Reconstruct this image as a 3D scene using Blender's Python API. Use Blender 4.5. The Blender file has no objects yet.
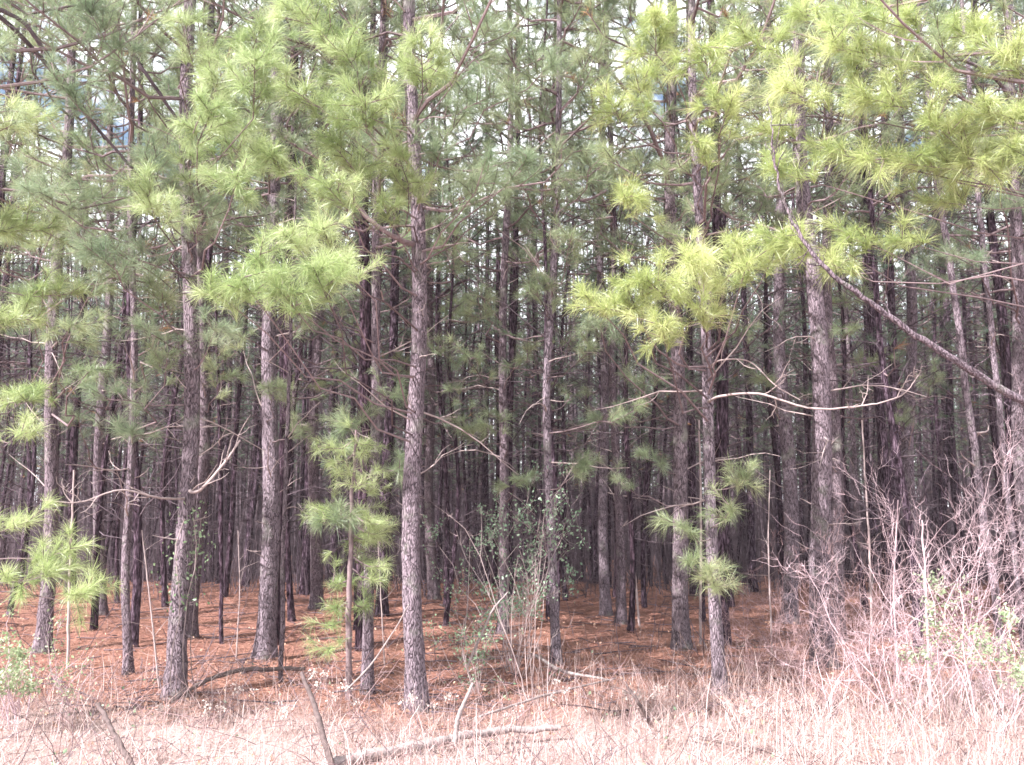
import bpy, math, random
import numpy as np
from math import radians, sin, cos, pi

rng = np.random.default_rng(7)
scene = bpy.context.scene
col = scene.collection
F = 924.0; CX, CY = 512.0, 382.5
CAMZ = 1.9; PITCH = math.atan(122.5 / F)

# ------------------------------------------------------------------ terrain
def ground_z(x, y):
    x = np.asarray(x, float); y = np.asarray(y, float)
    z = 0.05*np.sin(x*0.7+1.3)*np.sin(y*0.6) + 0.03*np.sin(x*1.9+y*1.3)
    z = z*np.clip((y-3)/4, 0, 1)
    far = np.clip(y-21, 0, 95)
    z = z - 1.7*(1-np.exp(-(far/16)**1.5))
    return z

def at(px, py, Y):
    """world point at world depth Y that a camera pixel looks at"""
    a = (px-CX)/F; b = (CY-py)/F
    dy = cos(PITCH) - b*sin(PITCH); dz = sin(PITCH) + b*cos(PITCH)
    t = Y/dy
    return np.array([a*t, Y, CAMZ + dz*t])

def depth_of(py):
    b = (CY-py)/F
    dy = cos(PITCH) - b*sin(PITCH); dz = sin(PITCH) + b*cos(PITCH)
    return CAMZ/(-dz)*dy

# ------------------------------------------------------------------ mesh helpers
def nrm(v):
    return v/np.maximum(np.linalg.norm(v, axis=-1, keepdims=True), 1e-9)

class MB:
    def __init__(s): s.V=[]; s.L=[]; s.S=[]; s.M=[]; s.n=0
    def add(s, V, Fc, mat=0):
        V = np.asarray(V, float).reshape(-1, 3); Fc = np.asarray(Fc, int)
        if len(Fc) == 0: return
        s.V.append(V); s.L.append((Fc+s.n).ravel()); s.S.append(np.full(len(Fc), Fc.shape[1]))
        s.M.append(np.full(len(Fc), mat)); s.n += len(V)
    def mesh(s, name, mats, smooth=True):
        me = bpy.data.meshes.new(name)
        V = np.concatenate(s.V); L = np.concatenate(s.L); S = np.concatenate(s.S); M = np.concatenate(s.M)
        me.vertices.add(len(V)); me.vertices.foreach_set('co', V.ravel().astype(np.float32))
        me.loops.add(len(L)); me.loops.foreach_set('vertex_index', L.astype(np.int32))
        me.polygons.add(len(S))
        st = np.concatenate([[0], np.cumsum(S)[:-1]])
        me.polygons.foreach_set('loop_start', st.astype(np.int32))
        me.polygons.foreach_set('material_index', M.astype(np.int32))
        me.polygons.foreach_set('use_smooth', np.full(len(S), smooth))
        for m in mats: me.materials.append(m)
        me.update(calc_edges=True)
        return me

def tubes(mb, P, R, k=4, mat=0, cap=False):
    P = np.asarray(P, float)
    if P.ndim == 2: P = P[None]
    if len(P) == 0: return
    m, n, _ = P.shape
    R = np.asarray(R, float)
    if R.ndim == 1: R = R[None].repeat(m, 0)
    if R.ndim == 2: R = R[:, :, None].repeat(k, 2)
    T = nrm(np.gradient(P, axis=1))
    mt = np.abs(nrm(T.mean(axis=1)))
    ref = np.zeros((m, 3)); ref[np.arange(m), mt.argmin(axis=1)] = 1
    U = nrm(np.cross(T, ref[:, None, :])); W = np.cross(T, U)
    a = np.arange(k)*2*pi/k
    ring = P[:, :, None, :] + R[..., None]*(np.cos(a)[None, None, :, None]*U[:, :, None, :] + np.sin(a)[None, None, :, None]*W[:, :, None, :])
    V = ring.reshape(-1, 3)
    ii, jj, kk = np.meshgrid(np.arange(m), np.arange(n-1), np.arange(k), indexing='ij')
    b = (ii*n+jj)*k
    k2 = (kk+1) % k
    Fc = np.stack([b+kk, b+k2, b+k+k2, b+k+kk], -1).reshape(-1, 4)
    mb.add(V, Fc, mat)
    if cap:
        for q in range(m):
            for e in (0, n-1):
                Vc = np.concatenate([ring[q, e], P[q, e][None]])
                i = np.arange(k)
                mb.add(Vc, np.stack([i, (i+1) % k, np.full(k, k)], -1), mat)

def needles(mb, P, D, N, L=0.19, w=0.003, mat=0, bend=True, r=rng, spread=(0.25, 1.15), back=0.14):
    P = np.asarray(P, float).reshape(-1, 3); D = nrm(np.asarray(D, float).reshape(-1, 3))
    if len(P) == 0: return
    m = len(P); back = back*r.uniform(.5, 1.3, (m, 1))
    ref = nrm(r.normal(size=(m, 3)))
    U = nrm(np.cross(D, ref)); W = np.cross(D, U)
    th = r.uniform(spread[0], spread[1], (m, N)); ph = r.uniform(0, 2*pi, (m, N))
    u = r.uniform(0, 1, (m, N))
    th = th*(0.45+0.75*u)
    d = (np.cos(th)[..., None]*D[:, None] + np.sin(th)[..., None]*(np.cos(ph)[..., None]*U[:, None] + np.sin(ph)[..., None]*W[:, None]))
    o = P[:, None] - D[:, None]*((1-u)*back)[..., None]
    ln = L*r.uniform(0.55, 1.12, (m, N))*r.uniform(0.6, 1.15, (m, 1))
    tip = o + d*ln[..., None]; tip[..., 2] -= ln*r.uniform(0.02, 0.26, (m, N))*r.uniform(.3, 1.8, (m, 1))
    side = nrm(np.cross(d, r.normal(size=(m, N, 3))))*(w/2)
    o = o.reshape(-1, 3); tip = tip.reshape(-1, 3); side = side.reshape(-1, 3); d = d.reshape(-1, 3); ln = ln.reshape(-1, 1)
    q = len(o); i = np.arange(q)
    if bend:
        mid = o + d*ln*0.55
        V = np.stack([o-side*.7, o+side*.7, mid+side, mid-side, tip], 1).reshape(-1, 3)
        mb.add(V, np.stack([i*5, i*5+1, i*5+2, i*5+3], -1), mat)
        # second faces share the same vertices
        mb.n -= len(V)
        mb.L.append((np.stack([i*5+3, i*5+2, i*5+4], -1)+mb.n).ravel()); mb.S.append(np.full(q, 3)); mb.M.append(np.full(q, mat))
        mb.n += len(V)
    else:
        V = np.stack([o-side, o+side, tip], 1).reshape(-1, 3)
        mb.add(V, np.stack([i*3, i*3+1, i*3+2], -1), mat)

def obj(name, me, parent=None, loc=(0, 0, 0)):
    o = bpy.data.objects.new(name, me); col.objects.link(o); o.location = loc
    if parent is not None: o.parent = parent
    return o
def tag(o, label=None, cat=None, group=None, kind=None):
    if label: o['label'] = label
    if cat: o['category'] = cat
    if group: o['group'] = group
    if kind: o['kind'] = kind
    return o
def empty(name, loc, rotz=0, sc=1):
    o = bpy.data.objects.new(name, None); col.objects.link(o)
    o.location = tuple(float(v) for v in loc); o.rotation_euler = (0, 0, rotz); o.scale = (sc,)*3
    o.empty_display_size = 0.2
    return o

# ------------------------------------------------------------------ materials
def new_mat(name):
    m = bpy.data.materials.new(name); m.use_nodes = True
    nt = m.node_tree; nt.nodes.clear()
    out = nt.nodes.new('ShaderNodeOutputMaterial')
    return m, nt, out
def N(nt, t, **kw):
    n = nt.nodes.new(t)
    for k, v in kw.items(): setattr(n, k, v)
    return n
def ramp(nt, fac, stops, interp='LINEAR'):
    r = N(nt, 'ShaderNodeValToRGB'); r.color_ramp.interpolation = interp
    el = r.color_ramp.elements
    while len(el) < len(stops): el.new(0.5)
    for e, (p, c) in zip(el, stops): e.position = p; e.color = (*c, 1)
    nt.links.new(fac, r.inputs[0]); return r.outputs[0]
def mix(nt, fac, a, b, mode='MIX'):
    x = N(nt, 'ShaderNodeMix', data_type='RGBA', blend_type=mode)
    for s, v in ((x.inputs[0], fac), (x.inputs[6], a), (x.inputs[7], b)):
        if isinstance(v, (int, float)): s.default_value = v
        elif isinstance(v, tuple): s.default_value = (*v, 1)
        else: nt.links.new(v, s)
    return x.outputs[2]
def noise(nt, vec, scale, detail=3, rough=0.55):
    n = N(nt, 'ShaderNodeTexNoise'); n.inputs['Scale'].default_value = scale
    n.inputs['Detail'].default_value = detail; n.inputs['Roughness'].default_value = rough
    if vec is not None: nt.links.new(vec, n.inputs['Vector'])
    return n.outputs[0]
def mapping(nt, vec, sc):
    m = N(nt, 'ShaderNodeMapping'); m.inputs['Scale'].default_value = sc
    nt.links.new(vec, m.inputs['Vector']); return m.outputs[0]

def bark_mat(name, dark, mid, pale, palef=0.5, scale=1.0):
    m, nt, out = new_mat(name)
    tc = N(nt, 'ShaderNodeTexCoord').outputs['Object']
    oi = N(nt, 'ShaderNodeObjectInfo')
    warp = N(nt, 'ShaderNodeVectorMath', operation='MULTIPLY_ADD')
    nz = N(nt, 'ShaderNodeTexNoise'); nz.inputs['Scale'].default_value = 9; nt.links.new(tc, nz.inputs['Vector'])
    nt.links.new(nz.outputs['Color'], warp.inputs[0]); warp.inputs[1].default_value = (.09, .09, .16); nt.links.new(tc, warp.inputs[2])
    mp = mapping(nt, warp.outputs[0], (1, 1, 0.15))
    v = N(nt, 'ShaderNodeTexVoronoi', feature='DISTANCE_TO_EDGE'); v.inputs['Scale'].default_value = 46*scale; v.inputs['Randomness'].default_value = 1
    nt.links.new(mp, v.inputs['Vector'])
    v2 = N(nt, 'ShaderNodeTexVoronoi'); v2.inputs['Scale'].default_value = 46*scale
    nt.links.new(mp, v2.inputs['Vector'])
    n1 = noise(nt, mapping(nt, tc, (1, 1, .35)), 40*scale, 4, .65)
    n2 = noise(nt, mapping(nt, tc, (1, 1, .3)), 5, 3)
    c = mix(nt, ramp(nt, n1, [(.3, (0, 0, 0)), (.7, (1, 1, 1))]), mid, pale)
    pf = N(nt, 'ShaderNodeMath', operation='MULTIPLY'); nt.links.new(ramp(nt, n2, [(.42, (0, 0, 0)), (.62, (1, 1, 1))]), pf.inputs[0]); pf.inputs[1].default_value = palef
    c = mix(nt, pf.outputs[0], c, pale)
    sep = N(nt, 'ShaderNodeSeparateColor'); nt.links.new(v2.outputs['Color'], sep.inputs[0])
    c = mix(nt, 0.4, c, ramp(nt, sep.outputs[0], [(0, (.5, .47, .48)), (1, (1.0, 1.0, 1.0))]), 'MULTIPLY')
    ck = N(nt, 'ShaderNodeMath', operation='MULTIPLY'); nt.links.new(ramp(nt, v.outputs[0], [(.0, (1, 1, 1)), (.15, (0, 0, 0))]), ck.inputs[0]); nt.links.new(ramp(nt, noise(nt, tc, 17, 3), [(.3, (.35, .35, .35)), (.55, (1, 1, 1))]), ck.inputs[1])
    c = mix(nt, ck.outputs[0], c, dark)
    c = mix(nt, 0.6, c, ramp(nt, oi.outputs['Random'], [(0, (.62, .55, .52)), (.5, (.9, .84, .84)), (1, (1.0, 1.0, 1.0))]), 'MULTIPLY')
    # moss and lichen: greyish green patches
    n3 = noise(nt, tc, 3.1, 4)
    c = mix(nt, ramp(nt, n3, [(.56, (0, 0, 0)), (.7, (.5, .5, .5))]), c, (.26, .27, .22))
    b = N(nt, 'ShaderNodeBsdfPrincipled'); b.inputs['Roughness'].default_value = .9; b.inputs['Specular IOR Level'].default_value = .15
    nt.links.new(c, b.inputs['Base Color'])
    h = N(nt, 'ShaderNodeMath', operation='MULTIPLY_ADD'); nt.links.new(ramp(nt, v.outputs[0], [(0, (0, 0, 0)), (.16, (1, 1, 1))]), h.inputs[0]); h.inputs[1].default_value = 1.0
    nt.links.new(n1, h.inputs[2])
    bp = N(nt, 'ShaderNodeBump'); bp.inputs['Strength'].default_value = .8; bp.inputs['Distance'].default_value = .012
    nt.links.new(h.outputs[0], bp.inputs['Height']); nt.links.new(bp.outputs[0], b.inputs['Normal'])
    nt.links.new(b.outputs[0], out.inputs[0]); return m

def leaf_mat(name, a, b_, c_, trans=.35, gloss=.12, perobj=True):
    m, nt, out = new_mat(name)
    geo = N(nt, 'ShaderNodeNewGeometry'); oi = N(nt, 'ShaderNodeObjectInfo')
    tc = N(nt, 'ShaderNodeTexCoord').outputs['Object']
    n = noise(nt, tc, 1.6, 2)
    add = N(nt, 'ShaderNodeMath', operation='MULTIPLY_ADD'); nt.links.new(geo.outputs['Random Per Island'], add.inputs[0]); add.inputs[1].default_value = .35
    nt.links.new(n, add.inputs[2])
    col_ = ramp(nt, add.outputs[0], [(.35, a), (.65, b_), (.92, c_)])
    if perobj:
        col_ = mix(nt, 0.6, col_, ramp(nt, oi.outputs['Random'], [(0, (.75, .85, .95)), (1, (1, 1, .85))]), 'MULTIPLY')
    d = N(nt, 'ShaderNodeBsdfDiffuse'); t = N(nt, 'ShaderNodeBsdfTranslucent'); g = N(nt, 'ShaderNodeBsdfGlossy')
    g.inputs['Roughness'].default_value = .35; g.inputs['Color'].default_value = (.7, .75, .7, 1)
    for s in (d, t): nt.links.new(col_, s.inputs['Color'])
    m1 = N(nt, 'ShaderNodeMixShader'); m1.inputs[0].default_value = trans
    nt.links.new(d.outputs[0], m1.inputs[1]); nt.links.new(t.outputs[0], m1.inputs[2])
    m2 = N(nt, 'ShaderNodeMixShader'); m2.inputs[0].default_value = gloss
    nt.links.new(m1.outputs[0], m2.inputs[1]); nt.links.new(g.outputs[0], m2.inputs[2])
    nt.links.new(m2.outputs[0], out.inputs[0]); return m

def plain_mat(name, c1, c2, sc=14, rough=.85, trans=0):
    m, nt, out = new_mat(name)
    tc = N(nt, 'ShaderNodeTexCoord').outputs['Object']
    geo = N(nt, 'ShaderNodeNewGeometry')
    n = noise(nt, tc, sc, 4, .6)
    a = N(nt, 'ShaderNodeMath', operation='MULTIPLY_ADD'); nt.links.new(geo.outputs['Random Per Island'], a.inputs[0]); a.inputs[1].default_value = .5
    a2 = N(nt, 'ShaderNodeMath', operation='SUBTRACT'); nt.links.new(n, a2.inputs[0]); a2.inputs[1].default_value = .22
    nt.links.new(a2.outputs[0], a.inputs[2])
    c = ramp(nt, a.outputs[0], [(.25, c1), (.78, c2)])
    b = N(nt, 'ShaderNodeBsdfPrincipled'); b.inputs['Roughness'].default_value = rough; b.inputs['Specular IOR Level'].default_value = .2
    nt.links.new(c, b.inputs['Base Color'])
    if trans:
        t = N(nt, 'ShaderNodeBsdfTranslucent'); nt.links.new(c, t.inputs['Color'])
        ms = N(nt, 'ShaderNodeMixShader'); ms.inputs[0].default_value = trans
        nt.links.new(b.outputs[0], ms.inputs[1]); nt.links.new(t.outputs[0], ms.inputs[2]); nt.links.new(ms.outputs[0], out.inputs[0])
    else: nt.links.new(b.outputs[0], out.inputs[0])
    return m

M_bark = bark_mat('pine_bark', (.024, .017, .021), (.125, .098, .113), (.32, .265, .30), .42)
M_barkm = bark_mat('pine_bark_shade_toned', (.03, .021, .026), (.115, .085, .10), (.28, .23, .26), .45)  # darker copy of the bark, shade of the stand put into its colour
def bark_simple(name, dark, mid, pale):
    m, nt, out = new_mat(name)
    tc = N(nt, 'ShaderNodeTexCoord').outputs['Object']; oi = N(nt, 'ShaderNodeObjectInfo')
    n1 = noise(nt, mapping(nt, tc, (1, 1, .25)), 34, 3, .7)
    c = ramp(nt, n1, [(.38, dark), (.5, mid), (.66, pale)])
    c = mix(nt, 0.8, c, ramp(nt, oi.outputs['Random'], [(0, (.5, .42, .42)), (.5, (.85, .8, .82)), (1, (1.0, 1.0, 1.0))]), 'MULTIPLY')
    b = N(nt, 'ShaderNodeBsdfDiffuse'); nt.links.new(c, b.inputs['Color'])
    nt.links.new(b.outputs[0], out.inputs[0]); return m
M_barkd = bark_simple('pine_bark_deep_shade_toned', (.014, .009, .012), (.045, .03, .04), (.155, .115, .145))  # darkest bark copy, interior shade painted into the colour
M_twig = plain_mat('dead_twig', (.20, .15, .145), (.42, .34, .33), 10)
M_twigd = plain_mat('dead_twig_shade_toned', (.042, .029, .036), (.13, .098, .112), 6)  # dark twig copy with the gloom of the interior in its colour
M_limb = plain_mat('live_limb_bark', (.09, .062, .066), (.23, .17, .175), 18)
M_needle = leaf_mat('needles_sun_toned', (.205, .285, .105), (.40, .47, .19), (.70, .73, .41), .46, .05)  # brighter, yellower needle copy with sunlight painted in
M_needle2 = leaf_mat('needles_shade_toned', (.075, .12, .085), (.15, .205, .135), (.26, .305, .19), .42, .03)  # greyer, darker needle copy with canopy shade painted in
M_needle3 = leaf_mat('needles_half_shade_toned', (.15, .20, .115), (.28, .345, .195), (.48, .50, .31), .42, .035)  # middle needle copy, half shade put into the colour
M_brownn = leaf_mat('needles_brown', (.30, .14, .07), (.42, .22, .11), (.5, .3, .16), .3, .04)
M_pink = plain_mat('shrub_bark_pale', (.26, .165, .18), (.70, .54, .57), 8)
M_pinkd = plain_mat('shrub_bark_brown', (.17, .10, .10), (.42, .29, .29), 8)
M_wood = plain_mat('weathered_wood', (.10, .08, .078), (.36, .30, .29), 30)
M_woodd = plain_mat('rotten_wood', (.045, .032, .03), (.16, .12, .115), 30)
M_leafp = leaf_mat('shrub_leaf_pale', (.26, .34, .17), (.36, .42, .24), (.48, .52, .35), .35, .05)
M_leafd = leaf_mat('shrub_leaf_dark', (.12, .19, .11), (.20, .29, .17), (.32, .40, .26), .35, .04)
M_grass = plain_mat('dead_grass', (.24, .17, .155), (.72, .60, .575), 3, .8, .25)
M_grassr = plain_mat('dead_grass_red', (.20, .125, .11), (.54, .39, .355), 3, .8, .2)
M_straw = plain_mat('pine_straw', (.095, .045, .036), (.41, .21, .155), 2, .8)
M_fluff = plain_mat('seed_fluff', (.40, .33, .30), (.72, .64, .59), 6, .9, .3)
M_drylf = plain_mat('dry_leaf', (.32, .17, .11), (.60, .42, .32), 5, .8, .2)

# ------------------------------------------------------------------ ground
def ground_mat():
    m, nt, out = new_mat('forest_floor')
    p = N(nt, 'ShaderNodeNewGeometry').outputs['Position']
    sx = N(nt, 'ShaderNodeSeparateXYZ'); nt.links.new(p, sx.inputs[0])
    n1 = noise(nt, p, 1.1, 5, .65); n2 = noise(nt, p, 14, 5, .75); n3 = noise(nt, p, 60, 3, .7)
    lit = ramp(nt, n2, [(.3, (.10, .044, .036)), (.5, (.21, .10, .078)), (.7, (.33, .175, .135))])
    lit = mix(nt, ramp(nt, n1, [(.4, (0, 0, 0)), (.65, (.7, .7, .7))]), lit, (.23, .12, .085))
    gr = ramp(nt, n3, [(.3, (.18, .12, .108)), (.55, (.36, .27, .25)), (.75, (.54, .44, .415))])
    a = N(nt, 'ShaderNodeMath', operation='MULTIPLY_ADD'); nt.links.new(n1, a.inputs[0]); a.inputs[1].default_value = 2.6; nt.links.new(sx.outputs['Y'], a.inputs[2])
    mr = N(nt, 'ShaderNodeMapRange'); mr.inputs[1].default_value = 9.4; mr.inputs[2].default_value = 10.9
    nt.links.new(a.outputs[0], mr.inputs[0])
    c = mix(nt, mr.outputs[0], gr, lit)
    b = N(nt, 'ShaderNodeBsdfPrincipled'); b.inputs['Roughness'].default_value = .95; b.inputs['Specular IOR Level'].default_value = .1
    nt.links.new(c, b.inputs['Base Color'])
    bp = N(nt, 'ShaderNodeBump'); bp.inputs['Strength'].default_value = .8; bp.inputs['Distance'].default_value = .04
    nt.links.new(n2, bp.inputs['Height']); nt.links.new(bp.outputs[0], b.inputs['Normal'])
    nt.links.new(b.outputs[0], out.inputs[0]); return m

def build_ground():
    xs = np.unique(np.concatenate([np.linspace(-600, -40, 15), np.linspace(-40, 40, 161), np.linspace(40, 600, 15)]))
    ys = np.unique(np.concatenate([np.linspace(-300, 0, 10), np.linspace(0, 30, 90), np.linspace(30, 120, 40), np.linspace(120, 900, 20)]))
    X, Y = np.meshgrid(xs, ys)
    Z = ground_z(X, Y)
    V = np.stack([X, Y, Z], -1).reshape(-1, 3)
    nx = len(xs); i, j = np.meshgrid(np.arange(nx-1), np.arange(len(ys)-1))
    b = (j*nx+i).ravel()
    mb = MB(); mb.add(V, np.stack([b, b+1, b+nx+1, b+nx], -1))
    tag(obj('ground', mb.mesh('ground', [ground_mat()])), kind='structure')
build_ground()

# ------------------------------------------------------------------ branch generators
def dead_branches(r, basefn, n, z0, z1, lmin, lmax, radius, az=None, pitch=(0.1, 0.9), sub=3, droop=0.0):
    """returns (P (m,6,3), R (m,6)) polylines: kinked bare branches with twigs"""
    P, R = [], []
    for i in range(n):
        z = r.uniform(z0, z1); b = basefn(z)
        a = r.uniform(0, 2*pi) if az is None else az + r.normal()*0.5
        L = r.uniform(lmin, lmax); p = r.uniform(*pitch)
        d = np.array([cos(a)*cos(p), sin(a)*cos(p), sin(p)])
        pts = [np.array(b)]; dd = d.copy()
        for s in range(5):
            dd = nrm(dd + r.normal(size=3)*0.17 + np.array([0, 0, -droop]))
            pts.append(pts[-1]+dd*L/5)
        pts = np.array(pts); rr = np.linspace(1, .22, 6)*radius*(0.55+0.5*L/lmax)
        P.append(pts); R.append(rr)
        for k in range(r.integers(0, sub+1)):
            s = r.integers(1, 5); q = pts[s]; dq = nrm(nrm(pts[s+1]-pts[s]) + r.normal(size=3)*0.65)
            l2 = L*r.uniform(.15, .45); sp = [q]
            for _ in range(5):
                dq = nrm(dq+r.normal(size=3)*0.2); sp.append(sp[-1]+dq*l2/5)
            P.append(np.array(sp)); R.append(np.linspace(rr[s]*.55, rr[-1]*.6, 6))
    return np.array(P), np.array(R)

def limb_path(r, b, tip, n=6, sag=0.12, wob=0.05):
    b = np.asarray(b, float); tip = np.asarray(tip, float)
    t = np.linspace(0, 1, n)[:, None]
    L = np.linalg.norm(tip-b)
    p = b + (tip-b)*t
    p[:, 2] -= (np.sin(t[:, 0]*pi)*sag*L)
    w = r.normal(size=(n, 3))*wob*L*0.5; w[0] = 0; w[-1] = 0
    return p+w

def foliate(r, path, L, ns, T, Dr, W, Wr, r0, start=.35, spread=1.0, sl=None, dense=1.0):
    """side twigs along a limb; appends tufts (T, Dr) and wood (W, Wr)"""
    n = len(path)
    for k in range(ns):
        t = start + (1-start)*(k+r.uniform(0, 1))/ns
        f = t*(n-1); i = min(int(f), n-2); q = path[i] + (path[i+1]-path[i])*(f-i)
        tg = nrm(path[i+1]-path[i])
        sd = nrm(np.cross(tg, np.array([0, 0, 1.0]))+1e-6)*(1 if k % 2 else -1)
        d = nrm(tg*r.uniform(.5, 1.0) + sd*r.uniform(.4, 1.0)*spread + np.array([0, 0, r.uniform(-.15, .5)])*spread)
        l = (sl if sl else L*.32)*(1.15-t*.7)*r.uniform(.6, 1.3)
        sp = [q]; dd = d.copy()
        for _ in range(5):
            dd = nrm(dd + r.normal(size=3)*.12 + np.array([0, 0, .07])); sp.append(sp[-1]+dd*l/5)
        sp = np.array(sp); W.append(sp); Wr.append(np.linspace(r0*.42, .0028, 6))
        T.append(sp[-1]); Dr.append(dd)
        if r.uniform() < .8*dense and l > .22:
            T.append(sp[3]); Dr.append(nrm(sp[4]-sp[2]+r.normal(size=3)*.5*0.1))
        for _ in range(r.poisson(.9*dense)):
            d2 = nrm(dd+r.normal(size=3)*.55); q2 = sp[r.integers(2, 5)]; l2 = r.uniform(.1, .26)
            W.append(q2+d2*np.linspace(0, l2, 6)[:, None]); Wr.append(np.linspace(.005, .0025, 6))
            T.append(q2+d2*l2); Dr.append(d2)
    T.append(path[-1]); Dr.append(nrm(path[-1]-path[-2]))

def crown_data(r, basefn, zc, H, nl, Lmax, ns, r0=.02, facing=None, fstr=0.0, dense=1.0):
    T, Dr, W, Wr, LP, LR = [], [], [], [], [], []
    a = r.uniform(0, 6.28)
    for i in range(nl):
        u = (i+r.uniform(0, 1))/nl; z = zc+(H-zc)*u
        a += 2.4+r.normal()*.5
        prof = (0.55+.45*min(1, u/.25))*(1-u)**.65 + .12
        L = Lmax*prof*r.uniform(.65, 1.15)
        if facing is not None: L *= 1+fstr*cos(a-facing)
        L = max(L, .35)
        p = r.uniform(.05, .5)+u*.45
        b = basefn(z)
        tip = b+np.array([cos(a)*cos(p), sin(a)*cos(p), sin(p)])*L
        path = limb_path(r, b, tip)
        rr = np.linspace(1, .3, 6)*r0*(.5+.6*L/Lmax)
        LP.append(path); LR.append(rr)
        foliate(r, path, L, max(2, int(ns*(.4+.7*L/Lmax)+.5)), T, Dr, W, Wr, r0*.8, dense=dense)
    return T, Dr, W, Wr, LP, LR

# ------------------------------------------------------------------ interior pine variants
def make_variant(seed, H=15.0, zc=6.5, r0=.095, nl=46, wig=.07, green_low=2, Lm=2.4):
    r = np.random.default_rng(seed)
    zs = np.concatenate([[-.3, 0, .12, .3], np.linspace(.7, H, 26)])
    ph = r.uniform(0, 6, 4)
    cx = wig*np.sin(zs*.45+ph[0])+.4*wig*np.sin(zs*1.3+ph[1]); cy = wig*np.sin(zs*.4+ph[2])+.4*wig*np.sin(zs*1.2+ph[3])
    cx -= cx[1]; cy -= cy[1]
    path = np.stack([cx, cy, zs], -1)
    bf = lambda z: np.array([np.interp(z, zs, cx), np.interp(z, zs, cy), z])
    rad = r0*.92*(1-zs.clip(0)/H*.8)*(1+.35*np.exp(-zs.clip(0)/.22))
    k = 9
    R = rad[:, None]*(1+r.normal(size=(len(zs), k))*.05)
    t = MB(); tubes(t, path, R[None], k, 0)
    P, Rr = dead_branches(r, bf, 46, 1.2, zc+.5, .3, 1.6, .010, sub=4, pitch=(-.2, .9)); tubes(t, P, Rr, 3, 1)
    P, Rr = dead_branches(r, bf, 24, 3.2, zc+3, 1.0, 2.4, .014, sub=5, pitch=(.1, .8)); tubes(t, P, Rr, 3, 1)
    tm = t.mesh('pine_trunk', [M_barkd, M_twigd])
    c = MB()
    T, D, W, Wr, LP, LR = crown_data(r, bf, zc, H, nl, Lm, 8, .022)
    for _ in range(green_low):
        z = r.uniform(3.4, zc); b = bf(z); a = r.uniform(0, 6.28); L = r.uniform(.9, 1.8)
        pth = limb_path(r, b, b+np.array([cos(a), sin(a), .3])*L); LP.append(pth); LR.append(np.linspace(.013, .005, 6))
        foliate(r, pth, L, 3, T, D, W, Wr, .01)
    tubes(c, np.array(LP), np.array(LR), 4, 0); tubes(c, np.array(W), np.array(Wr), 3, 0)
    T = np.array(T); D = np.array(D); br = r.uniform(size=len(T)) < .025
    needles(c, T[~br], D[~br], 28, .21, .0055, 1, False, r)
    needles(c, T[br], D[br], 24, .17, .006, 2, False, r)
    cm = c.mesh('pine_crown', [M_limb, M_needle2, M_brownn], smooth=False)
    return tm, cm

variants = [make_variant(100+i, H=[16.5, 14.2, 17.5, 12.5, 16.6, 16, 15.8, 13][i], zc=[6.6, 5.6, 7.4, 5.2, 6.0, 6.9, 7.0, 5.8][i],
                         r0=[.095, .06, .11, .05, .08, .10, .065, .055][i], green_low=[3, 5, 2, 7, 4, 4, 2, 6][i],
                         wig=[.05, .1, .05, .16, .08, .04, .07, .12][i], nl=[44, 20, 46, 10, 38, 44, 22, 12][i], Lm=[2.4, 1.6, 2.5, 1.2, 2.2, 2.4, 1.7, 1.3][i]) for i in range(8)]

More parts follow.
